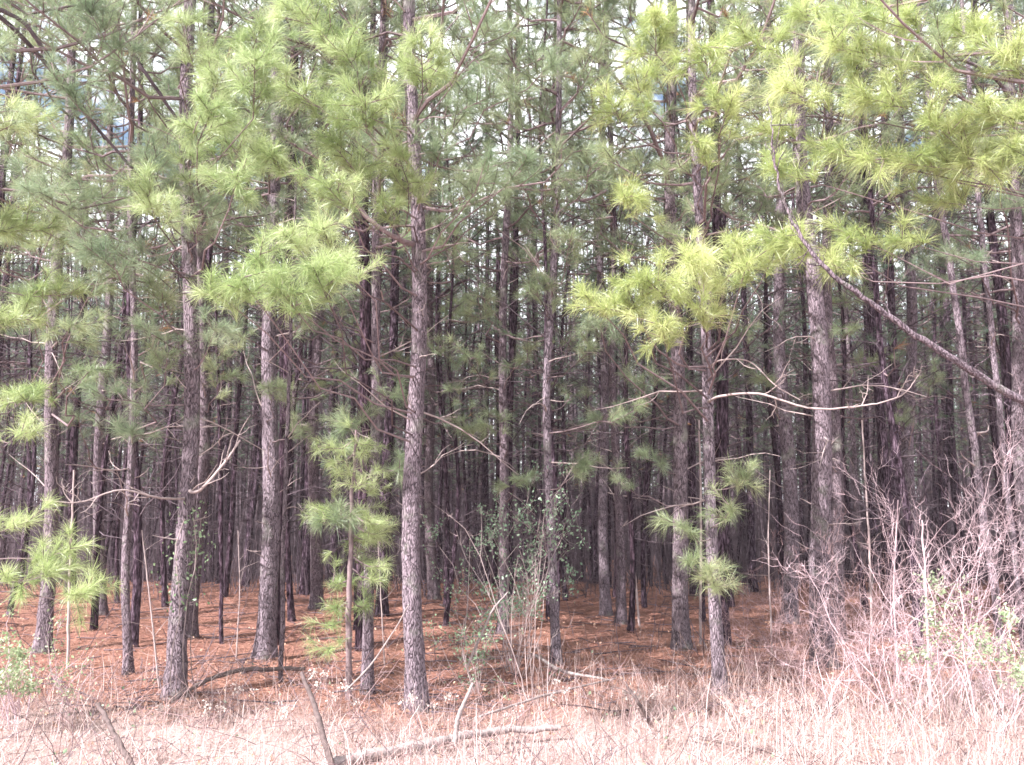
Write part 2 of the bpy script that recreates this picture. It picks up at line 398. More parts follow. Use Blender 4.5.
# ------------------------------------------------------------------ hero pines
HEROES = {}
def hero(key, pts, wpx, label, H=14.5, zc=4.2, nl=52, Lmax=2.2, ns=7, ndead=9, nneed=46, crown=True, facing=None, fstr=.35,
         D=None, mat=None, sparse=False, cat='pine tree', group='pines along the edge of the plantation', deadlen=(.35, 1.4), name='pine_tree'):
    seed = sum(ord(c)*(i+3) for i, c in enumerate(key))
    r = np.random.default_rng(seed)
    if D is None: D = depth_of(pts[0][1])
    if mat is None and key[0].islower(): mat = M_barkm  # second-line pines take the bark with shade in its colour
    W3 = np.array([at(x, y, D) for x, y in pts])
    gz = float(ground_z(W3[0, 0], D))
    base = np.array([W3[0, 0], D, gz])
    W3[0, 2] = gz
    rad = wpx/F*D/2
    zz = W3[:, 2]; xx = W3[:, 0]
    sl = (xx[-1]-xx[-2])/max(zz[-1]-zz[-2], .1)
    zt = max(H, zz[-1]+.3)
    zz = np.append(zz, zt); xx = np.append(xx, xx[-1]+sl*.6*(zt-zz[-2]))
    step = .11 if rad > .05 else .16
    zs = np.concatenate([[-.25], np.arange(0, min(9, zt), step), np.arange(min(9, zt), zt+.01, .5)])
    wob = rad*.35
    ph = r.uniform(0, 6, 4)
    X = np.interp(zs+gz, zz, xx); 
    ker = np.ones(7)/7; Xp = np.convolve(np.pad(X, 3, mode='edge'), ker, 'valid')
    X = Xp + wob*np.sin(zs*1.1+ph[0]) - wob*np.sin(ph[0])
    X = X-X[1]
    Yy = wob*1.5*np.sin(zs*.8+ph[1]) - wob*1.5*np.sin(ph[1])
    bf = lambda z: np.array([np.interp(z, zs, X), np.interp(z, zs, Yy), z])
    k = 24 if rad > .05 else 12
    rr = rad*.82*(1-zs.clip(0)/zt*.72)*(1+.42*np.exp(-zs.clip(0)/.16)+.1*np.exp(-zs.clip(0)/.6))
    a = np.arange(k)*2*pi/k
    R = rr[:, None]*(1+.045*np.sin(3*a[None]+zs[:, None]*1.7+ph[2])+.03*np.sin(5*a[None]-zs[:, None]*2.9+ph[3])+r.normal(size=(len(zs), k))*.045)
    root = empty(name, base)
    tag(root, label, cat, group)
    t = MB(); tubes(t, np.stack([X, Yy, zs], -1), R[None], k, 0)
    # small stubs belong to the trunk surface
    P, Rr = dead_branches(r, bf, int(14*min(1, ndead/5)), 1.0, 6.5, .05, .35, .008, sub=1); 
    if len(P): tubes(t, P, Rr, 4, 1)
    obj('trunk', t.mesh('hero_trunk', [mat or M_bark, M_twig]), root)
    for i in range(ndead):
        P, Rr = dead_branches(r, bf, 1, 1.6+i*.55, 2.4+i*.62, deadlen[0], deadlen[1], .011, sub=6, pitch=(-.25, .75), droop=.03)
        b = MB(); tubes(b, P, Rr, 5, 0); obj('dead_branch', b.mesh('dead_branch', [M_twig]), root)
    info = dict(root=root, bf=bf, base=base, D=D, r=r, T=[], Dr=[], W=[], Wr=[], LP=[], LR=[], B=[], nneed=nneed, H=zt, rad=rad, px=pts[0][0])
    if crown:
        info['hi'] = crown_data(r, bf, zc, zt, nl, Lmax, ns, .02, facing=facing, fstr=fstr)
    HEROES[key] = info
    return info

def spray(key, px, py, D, rpx, n=None, fromz=None, thick=.011, bright=False):
    """a live limb of a pine that carries a spray of needle tufts around a spot"""
    h = HEROES[key]; r = h['r']
    tgt = at(px, py, D)-h['base']
    hd = np.linalg.norm((tgt-h['bf'](max(tgt[2], .5)))[:2])
    z = fromz if fromz is not None else max(1.2, tgt[2]-.28*hd*r.uniform(.2, 1.4)+.05)
    b = h['bf'](z); rad = rpx/F*D
    L = np.linalg.norm(tgt-b)
    path = limb_path(r, b, tgt+nrm(tgt-b)*rad*.5, sag=.06)
    h['LP'].append(path); h['LR'].append(np.linspace(1, .35, 6)*thick*(.6+.3*L))
    n = n or max(4, int(rpx*rpx/150))
    st = max(.15, 1-1.6*rad/L)
    foliate(r, path, L, n, h['T'], h['Dr'], h['W'], h['Wr'], thick, start=st, spread=1.25, sl=rad*.85, dense=1.15)
    h['B'] += [bright]*(len(h['T'])-len(h['B']))

def finish_heroes():
    for key, h in HEROES.items():
        c = MB(); r = h['r']; cnt = 0
        if 'hi' in h:
            T, D, W, Wr, LP, LR = h['hi']
            T = np.array(T); D = np.array(D)
            vis = T[:, 2] < .62*h['D']+3.2
            br = r.uniform(size=len(T)) < .02
            needles(c, T[vis & ~br], D[vis & ~br], 76, .205, .0023, 3, True, r, spread=(.25, 1.6))
            needles(c, T[vis & br], D[vis & br], 26, .16, .0036, 2, True, r)
            needles(c, T[~vis], D[~vis], 24, .2, .0075, 1, False, r)
            tubes(c, np.array(LP), np.array(LR), 5, 0); tubes(c, np.array(W), np.array(Wr), 3, 0)
            cnt += 1
        if h['T']:
            bt = np.array(h['B'], bool); TT = np.array(h['T']); DD = np.array(h['Dr'])
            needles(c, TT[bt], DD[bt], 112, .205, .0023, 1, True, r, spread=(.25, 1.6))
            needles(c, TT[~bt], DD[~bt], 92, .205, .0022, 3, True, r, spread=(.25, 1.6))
            tubes(c, np.array(h['LP']), np.array(h['LR']), 6, 0); tubes(c, np.array(h['W']), np.array(h['Wr']), 4, 0)
            cnt += 1
        if cnt: obj('crown', c.mesh('hero_crown', [M_limb, M_needle, M_brownn, M_needle3], smooth=False), h['root'])

A_CAM = -pi/2
# front row (left to right)
hero('A', [(42, 650), (50, 480), (60, 300), (68, 120)], 17, 'pale-sided pine at the left edge behind the leafy shrub, trunk tilting slightly', zc=4.6)
hero('B', [(175, 699), (178, 520), (181, 390), (183, 250), (184, 60)], 22, 'scaly pine with a sunlit left side and green leaves climbing its lower trunk', zc=4.6, facing=A_CAM, ndead=8)
hero('C', [(264, 656), (268, 500), (270, 330), (271, 120)], 22, 'stout brown-barked pine standing just left of the thin pale sapling', zc=5.2)
hero('D', [(417, 708), (413, 520), (414, 350), (413, 200), (412, 40)], 23, 'tall straight pine nearest the fallen log, purple-grey trunk with twisted dead twigs', zc=4.6, facing=A_CAM, ndead=9)
hero('E', [(556, 666), (553, 520), (549, 380), (556, 230), (562, 60)], 11, 'slim bowed pine just right of the leafy evergreen shrub', zc=5.4, Lmax=1.6)
hero('F', [(682, 652), (676, 480), (673, 300), (668, 80)], 19, 'straight grey pine under the brightest green spray', zc=4.9)
hero('G', [(721, 692), (712, 560), (705, 420), (702, 300), (695, 130)], 15, 'slender front pine with a long bare bough reaching right and low green tufts', zc=4.8, facing=A_CAM, Lmax=1.7, ndead=5)
hero('H', [(790, 622), (786, 480), (782, 320), (774, 120)], 18, 'grey pine close on the left of the thickest pine', zc=5.6)
hero('I', [(823, 668), (816, 520), (808, 360), (797, 90)], 25, 'thickest pine on the right, pale flaky trunk rising from a tangle of pink twigs', zc=5.4, ndead=6)
hero('J', [(1038, 640), (1028, 420), (1020, 200), (1014, 60)], 20, 'pine trunk cut by the right edge of the view', zc=5.0, Lmax=2.2)
# second line and slim ones
hero('b1', [(100, 616), (104, 500), (110, 330), (114, 150)], 13, 'dark straight pine behind the crooked thin one on the left', zc=6, ndead=4)
hero('b2', [(128, 672), (121, 570), (126, 450), (131, 330), (128, 180)], 10, 'crooked thin pine left of the leaf-climbed pine, trunk kinked near its foot', zc=4.6, Lmax=1.4, ndead=5, facing=A_CAM)
hero('b3', [(190, 636), (196, 480), (200, 300), (203, 120)], 15, 'dark pine right behind the leaf-climbed pine', zc=6, ndead=4)
hero('b4', [(316, 612), (317, 480), (321, 330), (325, 120)], 14, 'dark pine halfway between the stout brown pine and the tall straight pine', zc=6, ndead=5)
hero('c1', [(367, 692), (366, 560), (371, 400), (376, 180)], 13, 'medium pine just right of the yellow-green young pine', zc=4.6, Lmax=1.5, ndead=5)
hero('c2', [(434, 600), (431, 480), (429, 330), (431, 150)], 12, 'dark trunk showing just right of the tall straight pine', zc=6.4, ndead=4)
hero('d1', [(503, 640), (500, 500), (503, 330), (507, 150)], 12, 'greyish pine rising straight out of the leafy evergreen shrub', zc=5.4, ndead=6, D=14)
hero('d2', [(606, 614), (604, 480), (602, 330), (600, 100)], 12, 'darker of the close pair of pines in the middle distance', zc=6.4, ndead=4)
hero('d3', [(621, 623), (617, 480), (613, 330), (610, 120)], 11, 'greyer of the close pair of pines in the middle distance', zc=6, ndead=4)
hero('g1', [(838, 640), (834, 500), (831, 350), (826, 150)], 15, 'shaded pine touching the right side of the thickest pine', zc=6, ndead=4)
hero('g2', [(922, 625), (916, 480), (912, 320), (905, 120)], 16, 'broad dark pine behind the big pink bare shrub', zc=6, ndead=5)
# pine just outside the right edge that owns the long slanting bough
hero('R', [(1135, 735), (1125, 420), (1112, 150)], 26, 'pine beyond the right edge whose long slanting bough crosses the view', zc=4.3, Lmax=2.3, facing=pi, fstr=.4, ndead=0, D=7.4)
hero('L', [(-70, 730), (-62, 420), (-50, 150)], 24, 'pine beyond the left edge whose low green spray hangs into view', zc=4.4, Lmax=2.1, facing=0, fstr=.3, ndead=2, D=8.0)

S = spray
for k, px, py, D, rp in [
    ('L', 35, 575, 7.8, 34), ('L', 15, 525, 7.9, 28), ('L', 80, 590, 7.8, 18), ('L', 60, 550, 7.9, 20),
    ('A', 55, 235, 9.5, 40), ('A', 70, 330, 10, 42), ('A', 25, 300, 10, 34), ('L', 25, 230, 8.5, 36), ('A', 100, 280, 10, 34), ('L', 30, 395, 9.6, 34),
    ('B', 150, 165, 8.2, 42), ('B', 215, 88, 8.0, 40), ('B', 120, 250, 8.6, 36), ('B', 205, 215, 8.4, 38), ('B', 110, 395, 9.4, 34), ('B', 255, 35, 7.8, 44),
    ('B', 195, 160, 8, 34), ('B', 70, 90, 8, 40), ('B', 100, 25, 8, 44), ('B', 180, 30, 8, 40), ('b2', 95, 200, 9.2, 30), ('B', 240, 140, 8, 34), ('B', 150, 330, 9, 30),
    ('D', 250, 288, 6.4, 34),
    ('B', 150, 200, 7.6, 34), ('B', 95, 255, 8.0, 36), ('B', 210, 120, 7.3, 40), ('B', 250, 70, 7.2, 42), ('B', 235, 180, 7.3, 34), ('B', 45, 200, 8.2, 38), ('L', 20, 320, 8.4, 36),
    ('L', 65, 290, 8.6, 34), ('L', 10, 120, 8, 40), ('A', 90, 370, 9.6, 34), ('b2', 160, 300, 9, 32), ('b2', 165, 360, 9.2, 28), ('B', 215, 330, 8.8, 26), ('B', 130, 430, 9.2, 20), ('L', 30, 430, 9, 28),
    ('C', 240, 330, 11, 28), ('C', 300, 320, 11, 26), ('D', 480, 100, 8.6, 40), ('D', 460, 200, 8.6, 34), ('E', 520, 90, 10, 36), ('E', 500, 30, 10, 34), ('D', 500, 200, 8.2, 26), ('D', 370, 110, 7.4, 36),
    ('D', 385, 205, 7.8, 28), ('D', 330, 190, 7.3, 32), ('E', 600, 160, 10, 30), ('E', 590, 60, 10, 34), ('G', 630, 200, 8.4, 28), ('H', 850, 330, 13, 26), ('H', 740, 330, 13, 24), ('g1', 870, 360, 14, 26),
    ('g1', 850, 300, 14, 30), ('g2', 940, 300, 14, 28), ('g2', 900, 420, 14, 22), ('J', 960, 260, 11, 30), ('R', 940, 200, 7.6, 26), ('D', 285, 292, 6.4, 34), ('D', 318, 275, 6.5, 30), ('D', 222, 296, 6.5, 24), ('D', 340, 268, 6.7, 24), ('D', 262, 262, 6.6, 28), ('D', 330, 235, 7.2, 34), ('D', 290, 240, 7.0, 30), ('c1', 330, 300, 9, 26),
    ('D', 400, 165, 7.9, 44), ('D', 480, 168, 7.8, 34), ('D', 520, 165, 7.8, 24), ('D', 340, 150, 7.8, 42), ('D', 445, 140, 8.0, 34), ('D', 350, 62, 7.5, 46),
    ('D', 420, 55, 7.6, 46), ('D', 300, 95, 7.6, 42), ('D', 270, 160, 7.6, 36), ('D', 480, 40, 8, 44), ('D', 310, 20, 7.4, 40), ('D', 540, 70, 8.2, 36),
    ('c1', 358, 428, 9.8, 30), ('c1', 385, 395, 9.8, 26), ('c1', 340, 445, 9.6, 22), ('C', 268, 390, 11, 18),
    ('F', 605, 330, 10, 28), ('G', 650, 285, 7.6, 38), ('G', 690, 262, 7.5, 34), ('G', 612, 312, 7.8, 32), ('G', 665, 330, 7.6, 30), ('G', 700, 310, 7.6, 28), ('G', 735, 250, 7.7, 32),
    ('G', 775, 250, 7.7, 28), ('G', 590, 300, 7.8, 22), ('R', 860, 240, 7.4, 28), ('R', 900, 238, 7.4, 26), ('R', 820, 255, 7.5, 28), ('R', 785, 245, 7.5, 26), ('G', 745, 270, 7.6, 28), ('G', 630, 290, 7.7, 28),
    ('G', 742, 478, 8.9, 24), ('G', 730, 510, 9, 18), ('G', 690, 562, 9, 22), ('G', 715, 585, 9, 16), ('G', 682, 525, 9.1, 12), ('E', 630, 410, 10.5, 24), ('F', 620, 480, 12, 20),
    ('F', 600, 420, 12, 24), ('F', 645, 455, 12, 18),
    ('G', 700, 60, 7.8, 42), ('G', 730, 110, 7.8, 42), ('G', 660, 30, 8, 40), ('G', 620, 110, 8.5, 30), ('G', 700, 150, 8, 26), ('G', 640, 80, 8.6, 30),
    ('R', 850, 50, 7.0, 42), ('R', 800, 90, 7.2, 40), ('R', 880, 100, 7.0, 40), ('R', 945, 125, 6.9, 42), ('R', 995, 118, 6.8, 40), ('R', 915, 165, 7.2, 36),
    ('R', 845, 155, 7.3, 38), ('R', 790, 175, 7.5, 32), ('R', 975, 165, 7.0, 34), ('R', 960, 30, 6.8, 36), ('R', 1010, 60, 6.6, 36), ('R', 760, 40, 7.6, 38), ('R', 810, 15, 7.3, 36),
    ('R', 880, 20, 7.0, 34), ('R', 770, 130, 7.7, 32), ('J', 1000, 205, 10, 30), ('R', 905, 60, 7.2, 30), ('R', 1015, 150, 6.8, 28),
    ('E', 570, 240, 10, 30), ('E', 540, 290, 10.5, 28), ('d1', 480, 300, 12, 34), ('d1', 440, 350, 12.6, 24), ('d1', 455, 390, 12.8, 22), ('d2', 570, 390, 16, 26), ('d2', 590, 300, 16, 28), ('d2', 560, 330, 16, 24), ('c2', 455, 310, 16, 28), ('c2', 400, 360, 16, 22),
    ('b4', 340, 370, 16, 28), ('b4', 300, 380, 16, 26), ('b4', 350, 330, 16, 26), ('b1', 80, 420, 14, 26), ('b1', 130, 380, 14, 28), ('b3', 220, 380, 13, 26), ('b3', 235, 350, 13, 26), ('F', 640, 380, 12, 20), ('b1', 60, 380, 14, 26),
    ('g2', 935, 380, 14, 22), ('H', 760, 380, 13.5, 18), ('d1', 470, 360, 12.5, 30), ('d1', 525, 350, 12.5, 26), ('d1', 500, 420, 12.5, 26), ('d1', 470, 430, 12.6, 20), ('d1', 520, 480, 12.6, 20), ('E', 585, 350, 10.4, 20), ('E', 580, 470, 10.4, 16), ('C', 300, 430, 11.2, 22), ('c1', 390, 470, 9.9, 20), ('c1', 340, 520, 9.3, 18), ('d1', 450, 250, 12, 30), ('d3', 640, 160, 14, 30),
]:
    S(k, px, py, D, rp, thick=(.0065 if k == 'R' or (k == 'D' and D < 7.1) else .009), bright=(k in 'RL' or (k == 'G' and D < 8.9) or (k == 'D' and (D < 7.7 or (px < 430 and D < 8))) or (k == 'B' and D < 8.1 and px > 140)))  # bright picks the needle colour that has sunlight painted in

# long slanting bough crossing the upper right, part of the pine outside the frame
def part_path(key, name, pts, rads, mat=M_limb, k=10, label=None, twigs=0, tl=(.2, .5), tr=.006, seed=1, sub=2):
    h = HEROES[key]; r = np.random.default_rng(seed)
    P = np.array([at(*p) for p in pts])-h['base']
    b = h['bf'](P[0, 2]); P = np.vstack([b[None], P])
    n = 8*len(P); tt = np.linspace(0, len(P)-1, n); i0 = np.minimum(tt.astype(int), len(P)-2); f = (tt-i0)[:, None]
    pm = np.clip(i0-1, 0, None); p2 = np.clip(i0+2, None, len(P)-1)
    Q = .5*((2*P[i0])+(-P[pm]+P[i0+1])*f+(2*P[pm]-5*P[i0]+4*P[i0+1]-P[p2])*f**2+(-P[pm]+3*P[i0]-3*P[i0+1]+P[p2])*f**3)
    Q += r.normal(size=Q.shape)*rads[0]*.12
    R = np.interp(np.linspace(0, 1, n), np.linspace(0, 1, len(rads)), rads)
    R = R[:, None]*(1+r.normal(size=(n, k))*.06)
    mb = MB(); tubes(mb, Q, R[None], k, 0)
    if twigs:
        PP = []; RR = []
        for _ in range(twigs):
            i = r.integers(int(n*.25), n-1); q = Q[i]
            tg = nrm(Q[min(i+1, n-1)]-Q[i-1])
            d = nrm(tg*.8+r.normal(size=3)*.6); L = r.uniform(*tl); sp = [q]
            for _ in range(5): d = nrm(d+r.normal(size=3)*.2+np.array([0, 0, .08])); sp.append(sp[-1]+d*L/5)
            sp = np.array(sp); PP.append(sp); RR.append(np.linspace(tr, .0018, 6))
            for _ in range(sub):
                j = r.integers(1, 5); d2 = nrm(d+r.normal(size=3)*.7); l2 = L*r.uniform(.2, .5)
                PP.append(sp[j]+d2*np.linspace(0, l2, 6)[:, None]+r.normal(size=(6, 3))*.006); RR.append(np.linspace(tr*.6, .0015, 6))
        tubes(mb, np.array(PP), np.array(RR), 4, 0)
    o = obj(name, mb.mesh(name, [mat]), h['root'])
    if label: o['label'] = label
    return o
part_path('R', 'slanting_bough', [(1060, 420, 7.2), (1024, 402, 7.1), (950, 357, 7.0), (880, 310, 6.95), (820, 262, 6.9), (790, 215, 6.95), (775, 165, 7.0), (770, 110, 7.1)],
          [.043, .037, .032, .027, .022, .017, .012, .008, .004], M_barkm, label='long scaly bough slanting up to the left', twigs=14, tl=(.15, .45))
part_path('G', 'bare_bough', [(722, 396, 9.3), (760, 394, 9.2), (810, 408, 9.1), (860, 406, 9.0), (900, 396, 8.95), (918, 376, 8.9)], [.016, .013, .011, .010, .008, .006, .003], M_twig, label='long pale bare bough reaching right', twigs=7, tl=(.15, .4))
part_path('G', 'bare_bough', [(722, 360, 9.3), (750, 362, 9.3), (775, 385, 9.2), (800, 400, 9.2)], [.009, .007, .006, .004], M_twig, twigs=2)
part_path('D', 'slanting_bough', [(400, 240, 9.0), (370, 220, 8.9), (345, 190, 8.8), (325, 165, 8.7)], [.03, .027, .023, .018, .012], M_limb, twigs=4)
part_path('B', 'bare_bough', [(160, 498, 8.9), (120, 490, 8.6), (80, 502, 8.4), (40, 500, 8.2)], [.012, .010, .008, .006, .004], M_twig, twigs=6)
part_path('B', 'bare_bough', [(200, 490, 9.2), (225, 462, 9.3), (240, 440, 9.4)], [.017, .015, .012, .008], M_twig, twigs=5)
part_path('F', 'slanting_bough', [(662, 160, 11.6), (640, 110, 11.2), (600, 62, 10.8), (560, 40, 10.5)], [.03, .028, .024, .018, .012], M_limb, twigs=4)
part_path('L', 'slanting_bough', [(20, 20, 8.4), (60, 75, 8.8), (85, 110, 9.2), (105, 140, 9.6)], [.024, .02, .017, .013, .008], M_twigd, twigs=6)
part_path('L', 'slanting_bough', [(30, 45, 9.2), (90, 120, 9.6), (150, 190, 10.0), (175, 240, 10.2)], [.026, .022, .018, .013, .007], M_twigd, twigs=5, seed=5)
part_path('L', 'slanting_bough', [(90, -10, 9.6), (150, 80, 10.0), (210, 165, 10.4), (235, 215, 10.6)], [.028, .024, .02, .015, .008], M_twigd, twigs=5, seed=6)
part_path('J', 'slanting_bough', [(1005, 90, 12.0), (960, 60, 11.6), (900, 75, 11.2)], [.03, .026, .02, .012], M_twigd, twigs=5, seed=7)
part_path('c2', 'bare_bough', [(470, 280, 17), (490, 320, 16.5)], [.03, .02, .012], M_twigd, twigs=3)
finish_heroes()

# ------------------------------------------------------------------ landmarks for labels
LM = [(-300, 'the left edge'), (45, 'pale-sided pine'), (176, 'leaf-climbed pine'), (266, 'stout brown pine'), (415, 'tall straight pine'),
      (555, 'slim bowed pine'), (680, 'straight grey pine'), (822, 'thickest pine'), (1020, 'right-edge pine'), (1400, 'x')]
ORD = ['nearest', 'second', 'third', 'fourth', 'fifth', 'sixth', 'seventh', 'eighth', 'ninth', 'tenth']

def pix(P):
    x, y, z = P; z = z-CAMZ
    f = y*cos(PITCH)+z*sin(PITCH); u = -y*sin(PITCH)+z*cos(PITCH)
    return CX+F*x/f, CY-F*u/f

# ------------------------------------------------------------------ interior pines
def scatter():
    r = np.random.default_rng(11)
    hp = [(h['base'][0], h['base'][1]) for h in HEROES.values()]
    pts = []
    for _ in range(60000):
        Y = r.uniform(12.5, 72)
        hw = .585*Y+2.2
        X = r.uniform(-hw, hw)
        md = 1.1 if Y < 30 else 1.2
        if any((X-a)**2+(Y-b)**2 < 1.1 for a, b in hp): continue
        if any((X-a)**2+(Y-b)**2 < md*md+.7 for a, b in pts): continue
        # keep a dark corridor centred a little left of the middle clear near by
        if Y < 19 and (abs(X/Y*F+CX-590) < 26 or abs(X/Y*F+CX-225) < 22 or abs(X/Y*F+CX-750) < 22): continue
        pts.append((X, Y))
    pts.sort(key=lambda p: p[1])
    return pts
allp = scatter()
front, deep = allp[:262], allp[262:]
print('interior', len(front), 'deep', len(deep), 'front max Y', front[-1][1])
r = np.random.default_rng(5)
gapcount = {}
for X, Y in front:
    vi = r.integers(0, 8)
    z = float(ground_z(X, Y)); c0 = CX+F*X/Y
    if Y < 40 and min(abs(c0-q) for q in (35, 140, 610)) < 42: vi = int(r.choice([1, 3, 7]))
    sc = r.uniform(.82, 1.16)
    root = empty('pine_tree', (X, Y, z), r.uniform(0, 6.28), sc)
    root.rotation_euler[0] = r.normal()*.014; root.rotation_euler[1] = r.normal()*.014
    px, _ = pix((X, Y, z+1))
    g = max(i for i, (x, _) in enumerate(LM) if x <= max(px, -299))
    c = gapcount.get(g, 0); gapcount[g] = c+1
    if g == 0: where = 'left of the pale-sided pine'
    elif g == 8: where = 'right of the right-edge pine'
    else: where = 'between %s and %s' % (LM[g][1], LM[g+1][1])
    if c < 8:
        lab = '%s inner pine %s' % (ORD[c], where)
    else:
        lab = 'deep inner pine %s' % where
    tag(root, lab, 'pine tree', 'inner pines %s' % where)
    tm, cm = variants[vi]
    obj('trunk', tm, root); obj('crown', cm, root)

# farthest trees read as one mass
def deep_mass():
    r = np.random.default_rng(21)
    mb = MB(); P = []; R = []; T = []; D = []
    pts = list(deep)
    for _ in range(900):
        Y = r.uniform(66, 100); hw = .62*Y+4
        pts.append((r.uniform(-hw, hw), Y))
    for X, Y in pts:
        z = float(ground_z(X, Y)); H = r.uniform(16, 21); rd = r.uniform(.07, .13)
        lx, ly = r.normal(size=2)*.15
        t = np.linspace(0, 1, 6)
        P.append(np.stack([X+lx*t*3, Y+ly*t*3, z-.1+H*t], -1)); R.append(rd*(1-.8*t))
        for k in range(12):
            zz = r.uniform(2, 9); a = r.uniform(0, 6.28); L = r.uniform(.5, 2)
            P.append(np.stack([X+cos(a)*L*t, Y+sin(a)*L*t, z+zz+L*.5*t], -1)); R.append(.014*(1-.6*t))
        n = 110
        u = r.uniform(0, 1, n)**.8; rr = 2.4*(1-u)**.6*np.sqrt(r.uniform(0, 1, n))+.1; a = r.uniform(0, 6.28, n)
        T.append(np.stack([X+rr*np.cos(a), Y+rr*np.sin(a), z+4.5+(H-4)*u], -1)); D.append(np.stack([np.cos(a), np.sin(a), np.full(n, .5)], -1))
    tubes(mb, np.array(P), np.array(R), 4, 0)
    needles(mb, np.concatenate(T), np.concatenate(D), 14, .3, .03, 1, False, r, spread=(.2, 1.5))
    # low brush at the far side
    n = 9000; X = r.uniform(-65, 65, n); Y = r.uniform(66, 100, n); Z = ground_z(X, Y)
    t = np.linspace(0, 1, 4); d = r.normal(size=(n, 3))*.5; d[:, 2] = r.uniform(.8, 3.2, n)*(1+2.5*r.uniform(0, 1, n)**2)
    P = np.stack([X, Y, Z], -1)[:, None]+d[:, None]*t[None, :, None]
    tubes(mb, P, np.linspace(.055, .02, 4), 3, 0)
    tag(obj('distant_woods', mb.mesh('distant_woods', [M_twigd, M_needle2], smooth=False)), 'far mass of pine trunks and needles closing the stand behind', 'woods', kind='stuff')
deep_mass()

# ------------------------------------------------------------------ shrubs and saplings
def shrub_poly(r, n, h, spread, rad, levels=3, kids=4, wig=.18, up=.1, lean=(0, 0), width=.1):
    P, R, tips = [], [], []
    cur = []
    for i in range(n):
        a = r.uniform(0, 6.28); p = np.array([cos(a), sin(a), 0])*r.uniform(0, width)
        p[2] = -.05
        d = nrm(np.array([cos(a)*spread*r.uniform(.2, 1)+lean[0], sin(a)*spread*r.uniform(.2, 1)+lean[1], 1]))
        cur.append((p, d, h*r.uniform(.55, 1.05), rad*r.uniform(.6, 1.1)))
    for lv in range(levels):
        nxt = []
        for p, d, L, rd in cur:
            sp = [p]; dd = d.copy(); dirs = [dd]
            for _ in range(6):
                dd = nrm(dd+r.normal(size=3)*wig+np.array([0, 0, up])); sp.append(sp[-1]+dd*L/6); dirs.append(dd)
            P.append(np.array(sp)); R.append(np.linspace(rd, rd*.35, 7)); tips.append((sp[-1], dd))
            if lv < levels-1:
                for _ in range(r.poisson(kids)):
                    j = r.integers(1, 7); d2 = nrm(dirs[j]+r.normal(size=3)*.62)
                    nxt.append((sp[j], d2, L*r.uniform(.25, .6), max(rd*.5*(1-.07*j), .0013)))
        cur = nxt
    return np.array(P), np.array(R), tips

def leaves(mb, C, sz, r, mat, elong=2.0):
    C = np.asarray(C, float); n = len(C)
    a = nrm(r.normal(size=(n, 3))+np.array([0, 0, .2])); b = nrm(np.cross(a, r.normal(size=(n, 3))))
    s = sz*r.uniform(.6, 1.25, (n, 1)); nn = np.cross(a, b)
    V = np.stack([C, C+a*s*.5*elong/2+b*s*.28-nn*s*.06, C+a*s*elong/2*1.0, C+a*s*.5*elong/2-b*s*.28-nn*s*.06], 1).reshape(-1, 3)
    i = np.arange(n)*4
    mb.add(V, np.stack([i, i+1, i+2, i+3], -1), mat)

def shrub(px, py, h, label, n=8, spread=.6, rad=.009, levels=3, kids=4, mat=M_pink, seed=1, D=None, leaf=None, nleaf=0, lsz=.03, name='bare_shrub',
          cat='shrub', group=None, lean=(0, 0), wig=.18, width=.1, up=.08, leafz=(0, 9), kk=4):
    r = np.random.default_rng(seed)
    D = D or depth_of(py); p = at(px, py, D); z = float(ground_z(p[0], D))
    root = empty(name, (p[0], D, z)); tag(root, label, cat, group)
    P, R, tips = shrub_poly(r, n, h, spread, rad, levels, kids, wig, up, lean, width)
    # main stems are parts of their own, the twigs form the crown
    nst = min(n, 12)
    for i in range(nst):
        m = MB(); tubes(m, P[i:i+1], R[i:i+1], 6, 0); obj('stem', m.mesh('stem', [mat]), root)
    m = MB(); tubes(m, P[nst:], R[nst:], kk, 0)
    if len(P) > nst: obj('twig_crown', m.mesh('twig_crown', [mat]), root)
    if leaf:
        lm = MB(); idx = r.integers(0, len(P), nleaf); j = r.integers(2, 7, nleaf)
        C = P[idx, j]+r.normal(size=(nleaf, 3))*.025
        ok = (C[:, 2] > leafz[0]) & (C[:, 2] < leafz[1])
        leaves(lm, C[ok], lsz, r, 0); obj('foliage', lm.mesh('foliage', [leaf], smooth=False), root)
    return root

g1 = 'bare pink shrubs on the right'
shrub(905, 705, 1.9, 'big pink bare shrub with arching twigs in front of the broad dark pine', 13, .55, .0045, 4, 5.4, M_pink, 31, D=8.3, group=g1, wig=.24, kk=3)
shrub(955, 700, 2.0, 'tall pale bare shrub just left of the pale-leaved shrub at right', 10, .5, .0045, 4, 5.2, M_pink, 32, D=8.5, group=g1, wig=.22, kk=3)
shrub(862, 690, 1.3, 'low tangled pinkish shrub right of the thickest pine', 14, .8, .004, 4, 5.2, M_pinkd, 33, D=8.9, group=g1, wig=.26, kk=3)
shrub(800, 672, 1.15, 'wiry pinkish shrub at the foot of the thickest pine', 14, .9, .004, 4, 5.0, M_pinkd, 34, D=10.3, group=g1, wig=.26, kk=3)
shrub(752, 668, 1.0, 'small twiggy shrub right of the slender front pine', 10, .8, .004, 4, 4.8, M_pinkd, 35, D=10.4, group=g1, wig=.26, kk=3)
shrub(1015, 715, 1.7, 'pale bare shrub at the right edge behind the tall grass', 8, .6, .005, 4, 4.6, M_pink, 36, D=8.0, group=g1, wig=.22, kk=3)
shrub(830, 712, .9, 'short dry pink shrub in the sunny grass before the thickest pine', 6, .7, .006, 4, 3, M_pink, 37, D=8.6, group=g1, wig=.24, kk=3)
